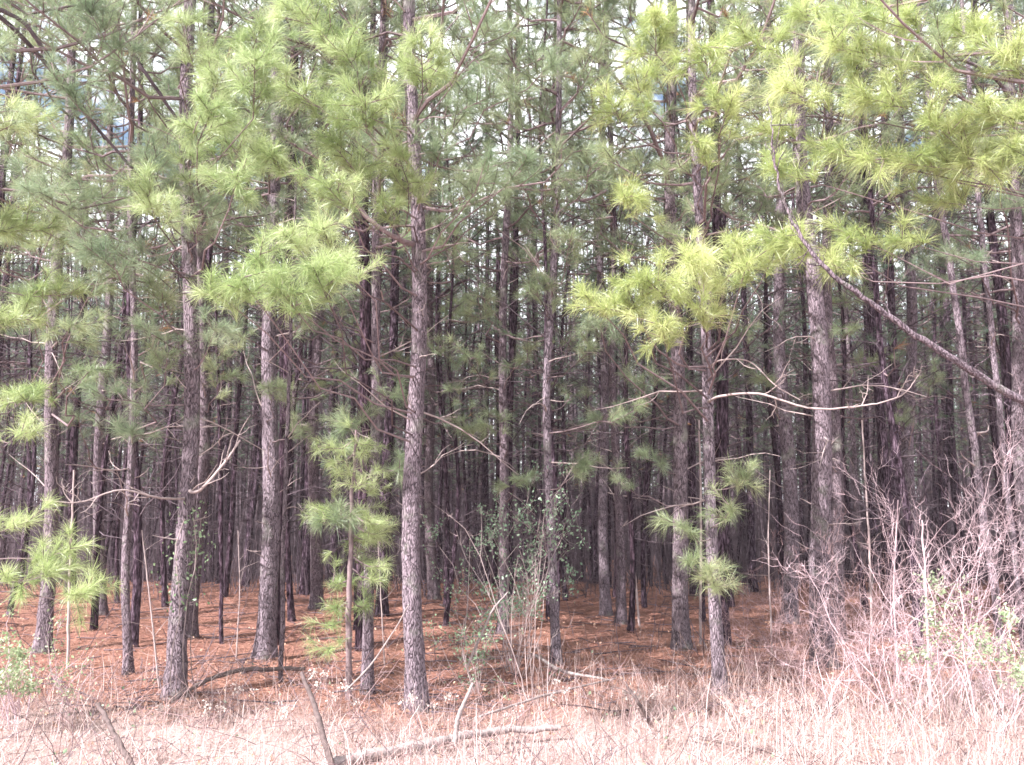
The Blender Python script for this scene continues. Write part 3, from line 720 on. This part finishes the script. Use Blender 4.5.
shrub(985, 690, 1.35, 'pale-green small-leaved shrub at the right edge', 6, .6, .008, 4, 3.2, M_pink, 41, D=7.9, leaf=M_leafp, nleaf=2600, lsz=.035, name='leafy_shrub', wig=.2, leafz=(.4, 9))
shrub(18, 700, .95, 'pale-green leafy shrub in the sun at the left edge', 8, .8, .007, 4, 3, M_pink, 42, D=8.0, leaf=M_leafp, nleaf=1700, lsz=.036, name='leafy_shrub', wig=.2, leafz=(.3, 9))
shrub(72, 690, .8, 'small leafy shrub in front of the crooked thin pine', 5, .8, .006, 3, 3.5, M_pink, 43, D=8.6, leaf=M_leafp, nleaf=300, lsz=.032, name='leafy_shrub', leafz=(.2, 9))
shrub(515, 668, 1.75, 'feathery evergreen shrub with many thin stems in the centre', 11, .6, .007, 4, 4.6, M_twig, 44, D=10.6, leaf=M_leafd, nleaf=2600, lsz=.04, name='leafy_shrub', wig=.2, leafz=(.6, 9), kk=3)
shrub(478, 690, .9, 'low dark-green bush at the foot of the centre evergreen shrub', 7, .9, .006, 3, 4, M_twig, 45, D=9.9, leaf=M_leafd, nleaf=600, lsz=.035, name='leafy_shrub')
shrub(532, 697, 1.9, 'slender leaning cluster of grey stems before the centre evergreen shrub', 4, .18, .008, 4, 3.2, M_twig, 46, D=9.4, wig=.1, kk=4, lean=(-.08, 0))
shrub(545, 700, .75, 'short pale forked stems right of the leaning grey stems', 4, .3, .007, 3, 2, M_twig, 47, D=9.2, wig=.12)
# leaves climbing on the pine at left
def vine():
    h = HEROES['B']; r = np.random.default_rng(51)
    root = empty('climbing_vine', h['base']+np.array([0, -.02, 0])); tag(root, 'leafy vine clinging to the scaly pine left of the stout brown one', 'vine')
    P = []
    for k in range(3):
        zs = np.linspace(0, 1.75, 8); a = -1.2+k*.8+np.cumsum(r.normal(size=8)*.25)
        b = np.array([h['bf'](z) for z in zs]); rr = h['rad']*1.25+.012+.16*np.exp(-zs/.2)*.4
        P.append(b+np.stack([np.cos(a)*rr, np.sin(a)*rr, zs*0], -1))
    m = MB(); tubes(m, np.array(P), np.full(8, .005), 4, 0); obj('stem', m.mesh('stem', [M_twig]), root)
    C = []
    for p in P:
        for _ in range(60):
            q = p[r.integers(4, 8)]; C.append(q+r.normal(size=3)*np.array([.1, .07, .09])-np.array([0, .05, 0]))
    m = MB(); leaves(m, C, .045, r, 0); obj('foliage', m.mesh('foliage', [M_leafd], smooth=False), root)
vine()

# thin saplings and poles
def pole(pts, rbase, rtop, label, D=None, mat=M_bark, name='bare_sapling', cat='sapling', twigs=10, tl=(.15, .6), seed=1, group=None, ext=None, k=8, tw=None):
    r = np.random.default_rng(seed)
    D = D or depth_of(pts[0][1])
    P = np.array([at(x, y, D+(i*.0)) for i, (x, y) in enumerate(pts)])
    gz = float(ground_z(P[0, 0], D)); P[0, 2] = gz-.05
    base = np.array([P[0, 0], D, gz]); P = P-base
    if ext: P = np.vstack([P, P[-1]+nrm(P[-1]-P[-2])*ext])
    n = 7*len(P); tt = np.linspace(0, len(P)-1, n); i0 = np.minimum(tt.astype(int), len(P)-2); f = (tt-i0)[:, None]
    Q = P[i0]*(1-f)+P[i0+1]*f
    for _ in range(3): Q[1:-1] = (Q[:-2]+Q[1:-1]*2+Q[2:])/4
    Q[1:-1] += r.normal(size=Q[1:-1].shape)*rbase*.15
    R = np.linspace(rbase, rtop, n)[:, None]*(1+r.normal(size=(n, k))*.06)
    root = empty(name, base); tag(root, label, cat, group)
    m = MB(); tubes(m, Q, R[None], k, 0, cap=True); obj('stem', m.mesh('stem', [mat]), root)
    L = np.linalg.norm(P[-1])
    for i in range(twigs):
        j = r.integers(int(n*.2), n-1); q = Q[j]
        bf = lambda z, q=q: q
        PP, RR = dead_branches(r, bf, 1, 0, 1, tl[0], tl[1], max(R[j].mean()*.35, .0025), sub=3, pitch=(0, 1.0))
        mm = MB(); tubes(mm, PP, RR, 4, 0); obj('twig', mm.mesh('twig', [tw or M_twig]), root)
    return root, Q, base

pole([(281, 685), (283, 560), (287, 440), (292, 300)], .028, .016, 'thin pale sapling just right of the stout brown pine', seed=61, ext=1.5, twigs=7)
pole([(863, 606), (856, 480), (846, 320), (842, 250)], .05, .03, 'thin light pole right of the thickest pine', seed=62, ext=2, twigs=5)
pole([(1000, 600), (978, 480), (960, 340), (940, 190), (930, 110)], .055, .03, 'left one of two slanting pale poles on the right', D=12, seed=63, ext=3, twigs=8)
pole([(1022, 610), (1008, 500), (992, 340), (980, 220), (972, 120)], .048, .026, 'right one of two slanting pale poles on the right', D=12.4, seed=64, ext=3, twigs=8)
pole([(222, 640), (221, 500), (218, 380)], .03, .02, 'thin dark sapling between the leaf-climbed pine and stout brown pine', seed=65, mat=M_barkd, twigs=6, ext=1.5)
pole([(872, 640), (870, 560), (862, 420)], .022, .01, 'wiry sapling behind the low tangled pinkish shrub', seed=66, mat=M_twig, twigs=8)
pole([(640, 640), (630, 520), (626, 400)], .02, .01, 'leaning twiggy sapling left of the straight grey pine', seed=67, mat=M_twig, twigs=7, D=15)
pole([(700, 640), (701, 500), (699, 420)], .02, .012, 'thin brown sapling between straight grey pine and slender front pine', seed=68, mat=M_twig, twigs=5, D=13)
pole([(160, 690), (150, 600), (142, 530)], .012, .005, 'twiggy bare sapling leaning left of the leaf-climbed pine', seed=69, mat=M_twig, twigs=10)
pole([(236, 660), (240, 590), (238, 530)], .009, .004, 'small forked dead sapling on the pine straw left of the stout brown pine', seed=70, mat=M_twig, twigs=8)
pole([(385, 665), (381, 600), (378, 540)], .009, .004, 'thin twiggy sapling just left of the tall straight pine', seed=71, mat=M_twig, twigs=5)
pole([(462, 662), (468, 600), (470, 540)], .008, .004, 'thin twiggy stem left of the centre evergreen shrub', seed=72, mat=M_twig, twigs=8)
pole([(772, 655), (768, 540), (770, 470)], .012, .005, 'dead twiggy sapling left of the grey pine', seed=73, mat=M_twig, twigs=9)
pole([(930, 700), (926, 600), (922, 520)], .016, .006, 'upright pink stem in the middle of the pink shrubs', seed=74, mat=M_pink, twigs=9, tl=(.2, .6), tw=M_pink, D=8.6)
pole([(900, 700), (893, 590), (898, 500)], .012, .005, 'pink stem with fine twigs left of the upright pink stem', seed=75, mat=M_pink, twigs=9, tl=(.2, .6), tw=M_pink, D=9)
pole([(68, 665), (70, 560), (74, 470)], .02, .010, 'thin sapling just right of the pale-sided left pine', seed=76, mat=M_twig, twigs=6)

# young pine with yellow-green needles
def young_pine():
    root, Q, base = pole([(348, 700), (349, 600), (352, 500), (356, 430)], .036, .012, 'yellow-green young pine beside the medium pine, needles hanging low', name='young_pine', cat='pine sapling', twigs=0, seed=81, mat=M_limb)
    r = np.random.default_rng(82); T, D, W, Wr, LP, LR = [], [], [], [], [], []
    for i in range(26):
        f = r.uniform(.22, 1); q = Q[int(f*(len(Q)-1))]; a = r.uniform(0, 6.28); L = r.uniform(.25, .5)
        pth = limb_path(r, q, q+np.array([cos(a)*.7, sin(a)*.7, -.25])*L); LP.append(pth); LR.append(np.linspace(.008, .004, 6))
        foliate(r, pth, L, 3, T, D, W, Wr, .008, sl=.16)
    m = MB(); tubes(m, np.array(LP), np.array(LR), 4, 0); tubes(m, np.array(W), np.array(Wr), 3, 0); needles(m, T, D, 60, .17, .0022, 1, True, r, spread=(.3, 1.6))
    obj('crown', m.mesh('crown', [M_limb, M_needle], smooth=False), root)
young_pine()

# ------------------------------------------------------------------ dead wood in the foreground
def stick(pts, rads, label, name='dead_stick', cat='stick', mat=M_wood, seed=1, twigs=0, k=10, group=None, tl=(.1, .35), tr=.006):
    """pts: (px, py, depth)"""
    r = np.random.default_rng(seed)
    P = np.array([at(*p) for p in pts]); base = P[0].copy(); base[2] = float(ground_z(P[0, 0], P[0, 1]))
    P = P-base
    n = 6*len(P); tt = np.linspace(0, len(P)-1, n); i0 = np.minimum(tt.astype(int), len(P)-2); f = (tt-i0)[:, None]
    Q = P[i0]*(1-f)+P[i0+1]*f
    for _ in range(2): Q[1:-1] = (Q[:-2]+Q[1:-1]*2+Q[2:])/4
    Q[1:-1] += r.normal(size=Q[1:-1].shape)*rads[0]*.16
    R = np.interp(np.linspace(0, 1, n), np.linspace(0, 1, len(rads)), rads)[:, None]*(1+r.normal(size=(n, k))*.09)
    root = empty(name, base); tag(root, label, cat, group)
    m = MB(); tubes(m, Q, R[None], k, 0, cap=True); obj('wood', m.mesh('wood', [mat]), root)
    for i in range(twigs):
        q = Q[r.integers(2, n-1)]
        PP, RR = dead_branches(r, lambda z: q, 1, 0, 1, tl[0], tl[1], tr, sub=3, pitch=(-.1, 1.1))
        mm = MB(); tubes(mm, PP, RR, 4, 0); obj('twig', mm.mesh('twig', [mat]), root)
def gd(px, py, lift=0.0):   # a point lying on the ground there
    D = depth_of(py+0); return (px, py-lift*F/D, D)
stick([gd(325, 772, .05), gd(370, 762, .05), gd(435, 750, .05), gd(462, 742, .05)], [.046, .042, .037, .03], 'thicker half of the pale fallen log lying in the grass', 'fallen_log', 'log', seed=91, k=14)
stick([gd(455, 743, .05), gd(500, 736, .05), gd(560, 732, .04)], [.034, .032, .022], 'thinner pale half of the fallen log, pointing right', 'fallen_log', 'log', seed=92, k=14)
stick([(455, 742, 7.4), (458, 716, 7.4), (473, 683, 7.4)], [.021, .018, .010], 'short bent snag standing at the fallen log', 'broken_snag', 'snag', seed=93)
stick([(332, 768, 6.9), (318, 715, 7.0), (301, 672, 7.1)], [.024, .021, .014], 'leaning broken snag left of the fallen log', 'broken_snag', 'snag', M_woodd, seed=94, twigs=3)
stick([(133, 768, 6.8), (115, 735, 6.9), (98, 703, 7.0)], [.022, .02, .016], 'dark stick leaning left in the grass near the left corner', mat=M_woodd, seed=95)
stick([gd(172, 714, .12), gd(205, 700, .2), gd(240, 693, .25), gd(305, 687, .2)], [.015, .022, .024, .02], 'long fallen branch propped across the straw under the stout brown pine', 'fallen_branch', 'branch', M_woodd, seed=96, twigs=6)
stick([gd(652, 728, .02), (640, 705, 8), (626, 684, 8)], [.018, .015, .01], 'short dark stick poking from the grass below the straight grey pine', mat=M_woodd, seed=97, twigs=3)
stick([gd(536, 668, .15), gd(560, 682, .12), gd(612, 690, .1)], [.018, .017, .012], 'pale fallen branch lying right of the forked stems', 'fallen_branch', 'branch', seed=98, twigs=3)
stick([gd(480, 722, .05), gd(545, 705, .1), gd(615, 688, .1)], [.012, .012, .008], 'thin pale rod lying slantwise in front of the forked stems', seed=99, twigs=2)
stick([(345, 692, 8.6), (372, 664, 8.7), (396, 628, 8.7), (409, 604, 8.7)], [.008, .008, .006, .005], 'thin curved dead stem leaning against the tall straight pine', seed=100)
stick([gd(700, 742, .03), gd(745, 752, .04), gd(800, 757, .02)], [.012, .014, .01], 'brown stick half buried in the bright grass at lower right', mat=M_woodd, seed=101, twigs=3)
stick([gd(780, 745, .03), gd(830, 755, .03)], [.014, .01], 'short grey stick beside the brown half-buried one', mat=M_wood, seed=102, twigs=2)
stick([(468, 665, 9.6), (492, 610, 9.6), (508, 592, 9.6)], [.012, .010, .007], 'bent pale dead stem crossing the low dark-green bush', seed=103)
stick([gd(690, 600, .1), gd(730, 612, .3)], [.02, .012], 'small fallen branch on the straw behind the slender front pine', mat=M_woodd, seed=104, twigs=4)
stick([gd(440, 610, .1), gd(470, 640, .3)], [.02, .012], 'dark fallen branch behind the low dark-green bush', mat=M_woodd, seed=105, twigs=4)

# dry weeds with pale seed heads, each a plant
def weed(px, py, h, label, seed, n=3, nh=26, lsz=.035):
    r = np.random.default_rng(seed); D = depth_of(py); p = at(px, py, D); z = float(ground_z(p[0], D))
    root = empty('dry_weed', (p[0], D, z)); tag(root, label, 'weed', 'dry seedy weeds in the grass')
    P, R, tips = shrub_poly(r, n, h, .25, .004, 2, 3, .1, .05)
    m = MB(); tubes(m, P, R, 4, 0); obj('stem', m.mesh('stem', [M_pinkd]), root)
    for (t, d) in tips[:n]:
        nh = int(r.integers(20, 30))
        m = MB(); leaves(m, t+r.normal(size=(nh, 3))*.022, lsz, r, 0, 1.4); obj('seed_head', m.mesh('seed_head', [M_fluff], smooth=False), root)
for i, (x, y, h, l) in enumerate([
    (243, 705, .2, 'dry weed with a white tuft in front of the stout brown pine'), (309, 712, .45, 'dry weed with white tufts over the leaning broken snag'),
    (168, 718, .18, 'low fluffy weed at the foot of the leaf-climbed pine'), (412, 722, .42, 'fluffy weed hiding the foot of the tall straight pine'),
    (445, 712, .3, 'pair of pale seed heads left of the bent snag'), (352, 722, .35, 'dry weed under the yellow-green young pine'),
    (822 - 200, 722, .35, 'dry weed with torn pale leaves above the short dark stick'), (560, 705, .3, 'small fluffy weed right of the forked stems'),
    (200, 730, .25, 'low pale weed in front of the propped fallen branch'), (655, 708, .25, 'pale weed beside the short dark stick'),
    (745, 725, .3, 'fluffy weed in front of the slender front pine'), (60, 735, .3, 'pale weed near the lower left corner'),
    (510, 722, .28, 'dry weed just above the thinner log half'), (905, 730, .4, 'tall dry weed before the big pink shrub'), (275, 735, .25, 'pale weed left of the leaning broken snag')]):
    weed(x, y, h, l, 200+i)

# ------------------------------------------------------------------ grass and pine straw
def blades(n, xr, yr, hfun, w, mats, seed, lean=.5, dens=None, zoff=0.0):
    r = np.random.default_rng(seed); mb = MB()
    Y = r.uniform(yr[0], yr[1], n); X = r.uniform(-1, 1, n)*(Y*.62+1.2)
    if dens is not None:
        k = r.uniform(size=n) < dens(X, Y, r); X = X[k]; Y = Y[k]
    n = len(X); Z = ground_z(X, Y)
    h = hfun(X, Y, r, n)
    a = r.uniform(0, 6.28, n); ln = np.abs(r.normal(size=n))*lean
    d = np.stack([np.cos(a)*ln, np.sin(a)*ln, np.ones(n)], -1); d = nrm(d)
    a2 = r.uniform(0, 6.28, n); s = np.stack([np.cos(a2), np.sin(a2), np.zeros(n)], -1)*(w*r.uniform(.5, 1.3, n))[:, None]/2
    o = np.stack([X, Y, Z-.01+zoff], -1)
    mid = o+d*(h*.55)[:, None]
    bend = np.stack([np.cos(a), np.sin(a), np.full(n, -.3)], -1)*(r.uniform(.0, .45, n)*h)[:, None]
    tip = o+d*h[:, None]+bend
    V = np.stack([o-s, o+s, mid+s*.8, mid-s*.8, tip], 1).reshape(-1, 3)
    i = np.arange(n)*5; mi = (r.uniform(size=n) < .4).astype(int)
    for q in (0, 1):
        j = i[mi == q]
        vv = V.reshape(-1, 5, 3)[mi == q].reshape(-1, 3); jj = np.arange(len(j))*5
        mb.add(vv, np.stack([jj, jj+1, jj+2, jj+3], -1), q)
        mb.n -= len(vv); mb.L.append((np.stack([jj+3, jj+2, jj+4], -1)+mb.n).ravel()); mb.S.append(np.full(len(j), 3)); mb.M.append(np.full(len(j), q)); mb.n += len(vv)
    return mb
def edge_y(X): return 8.7+.35*np.sin(X*1.1)+.25*np.sin(X*2.7+1)+np.clip(X, 0, 3)*.33
def clump(X, Y): return .5+.5*np.sin(X*5.1+2*np.sin(Y*4.3))*np.sin(Y*6.7+1.5*np.sin(X*3.1))
g = blades(150000, None, (4.6, 10.8), lambda X, Y, r, n: (.06+.17*r.uniform(0, 1, n)**1.6+.10*clump(X, Y)*r.uniform(0, 1, n)+.16*np.clip((X-1.2)/3, 0, 1)*r.uniform(0, 1, n)), .005, None, 301, 2.0,
           dens=lambda X, Y, r: np.clip(1.1-(Y-edge_y(X)+.6)/1.3, .03, 1)*(.25+.75*clump(X, Y))*(.35+.65*clump(X*.31+3, Y*.37)))
g2 = blades(26000, None, (4.8, 9.8), lambda X, Y, r, n: r.uniform(.1, .42, n), .0045, None, 305, .55,
           dens=lambda X, Y, r: (clump(X*.8+2, Y*.7) > .62)*np.clip(.35+X*.25, .2, 1))
tag(obj('grass_clumps', g2.mesh('grass_clumps', [M_grass, M_grassr], smooth=False)), 'uneven upright clumps of straw-coloured grass, thickest at the right', 'grass', kind='stuff')
tag(obj('dry_grass', g.mesh('dry_grass', [M_grass, M_grassr], smooth=False)), 'matted dry grass bleached pale in the sun along the front', 'grass', kind='stuff')
g = blades(5000, None, (5.0, 10.5), lambda X, Y, r, n: r.uniform(.25, .62, n)*(1+.4*np.clip(X/4, 0, 1)), .0045, None, 302, .28,
           dens=lambda X, Y, r: np.clip(1.1-(Y-edge_y(X)+.2)/1.6, .05, 1)*(.35+.3*np.clip(X/3, 0, 1)+.35*clump(X*.5, Y*.5)))
tag(obj('grass_stems', g.mesh('grass_stems', [M_grass, M_grassr], smooth=False)), 'taller thin dead grass stems standing above the matted grass', 'grass', kind='stuff')
g = blades(16000, None, (8.6, 15), lambda X, Y, r, n: r.uniform(.06, .4, n), .004, None, 304, .7,
           dens=lambda X, Y, r: (.25+.75*clump(X*.4, Y*.4))*np.clip(1-(Y-10.3)/4, .05, 1)*np.clip(.35+(X+.5)*.4, .3, 1))
tag(obj('wiry_grass', g.mesh('wiry_grass', [M_grassr, M_twig], smooth=False)), 'sparse wiry brown grass at the shady edge of the straw', 'grass', kind='stuff')
def tangle():
    r = np.random.default_rng(310); mb = MB(); n = 3800
    Y = r.uniform(5.6, 10.8, n); X = r.uniform(-1, 1, n)*(Y*.62+1); keep = r.uniform(size=n) < np.clip(.25+.75*clump(X*.5+1, Y*.5), 0, 1); X = X[keep]; Y = Y[keep]; n = len(X)
    a = r.uniform(0, 6.28, n); L = r.uniform(.12, .55, n); p = r.uniform(-.1, 1.1, n)
    d = np.stack([np.cos(a)*np.cos(p), np.sin(a)*np.cos(p), np.sin(p)], -1)*L[:, None]; t = np.linspace(0, 1, 5)
    P = np.stack([X, Y, ground_z(X, Y)+r.uniform(0, .12, n)], -1)[:, None]+d[:, None]*t[None, :, None]+np.cumsum(r.normal(size=(n, 5, 3))*.014, axis=1)
    q = int(n*.55)
    tubes(mb, P[:q], np.linspace(.0032, .0012, 5), 3, 0); tubes(mb, P[q:], np.linspace(.0036, .0012, 5), 3, 1)
    tag(obj('twig_litter', mb.mesh('twig_litter', [M_pinkd, M_twigd])), 'tangle of fine dead twigs caught in the matted grass', 'twig litter', kind='stuff')
    mb = MB(); n = 1500; Y = r.uniform(6, 12, n); X = r.uniform(-1, 1, n)*(Y*.6+1); k = clump(X*.7+4, Y*.6) > .72; X = X[k]; Y = Y[k]; n = len(X)
    leaves(mb, np.stack([X, Y, ground_z(X, Y)+r.uniform(.02, .14, n)], -1), .045, r, 0, 1.8)
    tag(obj('low_weeds', mb.mesh('low_weeds', [M_leafd], smooth=False)), 'small patches of green weeds low in the dead grass', 'weeds', kind='stuff')
tangle()
def straw():
    r = np.random.default_rng(303); mb = MB(); n = 130000
    Y = 8.0+r.uniform(0, 1, n)**1.5*24; X = r.uniform(-1, 1, n)*(Y*.6+1)
    kp = Y > edge_y(X)-.35+np.abs(r.normal(size=n))*.9*clump(X, Y); X = X[kp]; Y = Y[kp]; n = len(X); Z = ground_z(X, Y)
    a = r.uniform(0, 6.28, n); L = r.uniform(.08, .2, n); p = np.abs(r.normal(size=n))*.22
    d = np.stack([np.cos(a)*np.cos(p), np.sin(a)*np.cos(p), np.sin(p)], -1)*L[:, None]
    o = np.stack([X, Y, Z+r.uniform(.0, .025, n)], -1); w = .0045*(.5+Y/14)
    s = np.stack([-np.sin(a), np.cos(a), r.normal(size=n)*.5], -1)*w[:, None]/2
    V = np.stack([o-s, o+s, o+d], 1).reshape(-1, 3); i = np.arange(n)*3
    mb.add(V, np.stack([i, i+1, i+2], -1), 0)
    tag(obj('pine_straw', mb.mesh('pine_straw', [M_straw], smooth=False)), 'rust-brown fallen pine needles carpeting the forest floor', 'pine straw', kind='stuff')
    mb = MB(); n = 2200; Y = r.uniform(5.5, 16, n); X = r.uniform(-1, 1, n)*(Y*.6+1)
    leaves(mb, np.stack([X, Y, ground_z(X, Y)+.03+r.uniform(0, .05, n)], -1), .05, r, 0, 1.7)
    tag(obj('leaf_litter', mb.mesh('leaf_litter', [M_drylf], smooth=False)), 'scattered dry brown leaves on the grass and straw', 'leaf litter', kind='stuff')
    # low dead undergrowth between the trunks, a loose tangle
    mb = MB(); n = 900; Y = 11+r.uniform(0, 1, n)**1.2*40; X = r.uniform(-1, 1, n)*(Y*.6+1); h = r.uniform(.15, 1.0, n)
    d = r.normal(size=(n, 3))*.35; d[:, 2] = h
    t = np.linspace(0, 1, 6)
    P = np.stack([X, Y, ground_z(X, Y)], -1)[:, None]+d[:, None]*t[None, :, None]+np.cumsum(r.normal(size=(n, 6, 3))*.02, axis=1)
    tubes(mb, P, np.linspace(.006, .002, 6), 3, 0)
    n = 900; Y = 8.8+r.uniform(0, 1, n)**1.3*18; X = r.uniform(-1, 1, n)*(Y*.6+1); a = r.uniform(0, 6.28, n); L = r.uniform(.12, .7, n)
    P = np.stack([X, Y, ground_z(X, Y)+.03], -1)[:, None]+(np.stack([np.cos(a), np.sin(a), r.uniform(0, .12, n)], -1)*L[:, None])[:, None]*t[None, :, None]+np.cumsum(r.normal(size=(n, 6, 3))*.008, axis=1)
    tubes(mb, P, np.linspace(.009, .003, 6), 4, 0)
    n = 7000; Y = 19+r.uniform(0, 1, n)**.9*42; X = r.uniform(-1, 1, n)*(Y*.6+1); h = r.uniform(.5, 3.6, n)*(.4+.6*np.clip((Y-18)/14, 0, 1))
    d = r.normal(size=(n, 3))*.14*h[:, None]; d[:, 2] = h
    P = np.stack([X, Y, ground_z(X, Y)], -1)[:, None]+d[:, None]*t[None, :, None]+np.cumsum(r.normal(size=(n, 6, 3))*.035, axis=1)
    rd = np.linspace(.011, .004, 6)[None]*r.uniform(.5, 1.3, n)[:, None]
    tubes(mb, P, rd, 3, 0)
    for q in range(4):
        j = r.integers(1, 5, n); o = P[np.arange(n), j]; dd = r.normal(size=(n, 3))*.35; dd[:, 2] += .25; dd *= (h*.45)[:, None]
        P2 = o[:, None]+dd[:, None]*t[None, :, None]+np.cumsum(r.normal(size=(n, 6, 3))*.02, axis=1)
        tubes(mb, P2, rd*.5, 3, 0)
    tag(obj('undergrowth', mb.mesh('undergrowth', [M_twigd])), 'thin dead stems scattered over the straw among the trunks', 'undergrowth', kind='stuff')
straw()

# ------------------------------------------------------------------ light, sky, camera
SUN_EL = 42.0
sx, sy = -.78, -.62
w = bpy.data.worlds.new('World'); scene.world = w; w.use_nodes = True
nt = w.node_tree; bg = nt.nodes['Background']
sky = nt.nodes.new('ShaderNodeTexSky'); sky.sky_type = 'NISHITA'; sky.sun_disc = False
sky.sun_elevation = radians(SUN_EL); sky.sun_rotation = math.atan2(sx, sy)
sky.air_density = 1.0; sky.dust_density = 2.0
tcw = nt.nodes.new('ShaderNodeTexCoord').outputs['Generated']
cn = noise(nt, mapping(nt, tcw, (1, 1, 2.2)), 4.5, 5, .6)
cl = mix(nt, ramp(nt, cn, [(.40, (0, 0, 0)), (.5, (.97, .97, .97))]), sky.outputs[0], (13, 13.2, 14))
nt.links.new(cl, bg.inputs[0]); bg.inputs[1].default_value = .075
sl = bpy.data.lights.new('sun', 'SUN'); sl.energy = 5.0; sl.angle = radians(.5); sl.color = (1.0, .96, .96)
so = bpy.data.objects.new('sun', sl); col.objects.link(so)
from mathutils import Vector
dv = Vector((-sx*cos(radians(SUN_EL)), -sy*cos(radians(SUN_EL)), -sin(radians(SUN_EL))))
so.rotation_euler = dv.to_track_quat('-Z', 'Y').to_euler()

hm, hnt, hout = new_mat('air')  # added violet-tinted volume lifting the shadows, in place of lens veil
hv = N(hnt, 'ShaderNodeVolumePrincipled'); hv.inputs['Color'].default_value = (.93, .86, .95, 1); hv.inputs['Density'].default_value = .0007
hnt.links.new(hv.outputs[0], hout.inputs['Volume'])
hb = MB(); c8 = np.array([(x, y, z) for x in (-95, 95) for y in (-30, 125) for z in (-9.5, 24)], float)
hb.add(c8, [(0, 1, 3, 2), (4, 6, 7, 5), (0, 4, 5, 1), (2, 3, 7, 6), (0, 2, 6, 4), (1, 5, 7, 3)])
tag(obj('veil_volume', hb.mesh('veil_volume', [hm], smooth=False)), 'thin milky volume added to stand in for lens veil', 'veil_volume', kind='stuff')

cam = bpy.data.cameras.new('camera'); co = bpy.data.objects.new('camera', cam); col.objects.link(co)
co.location = (0, 0, CAMZ); co.rotation_euler = (pi/2+PITCH, 0, 0)
cam.sensor_width = 36; cam.lens = 36*F/1024; cam.clip_end = 3000; cam.clip_start = .1
scene.camera = co
vs = scene.view_settings; vs.view_transform = 'Standard'; vs.look = 'None'; vs.gamma = 1; vs.exposure = 1.74
try: vs.use_curve_mapping = False
except Exception: pass
cy = scene.cycles
cy.max_bounces = 3; cy.diffuse_bounces = 3; cy.transmission_bounces = 3; cy.volume_bounces = 0; cy.glossy_bounces = 2; cy.transparent_max_bounces = 4
cy.use_denoising = True
cy.filter_width = 1.6
print('objects', len(bpy.data.objects))
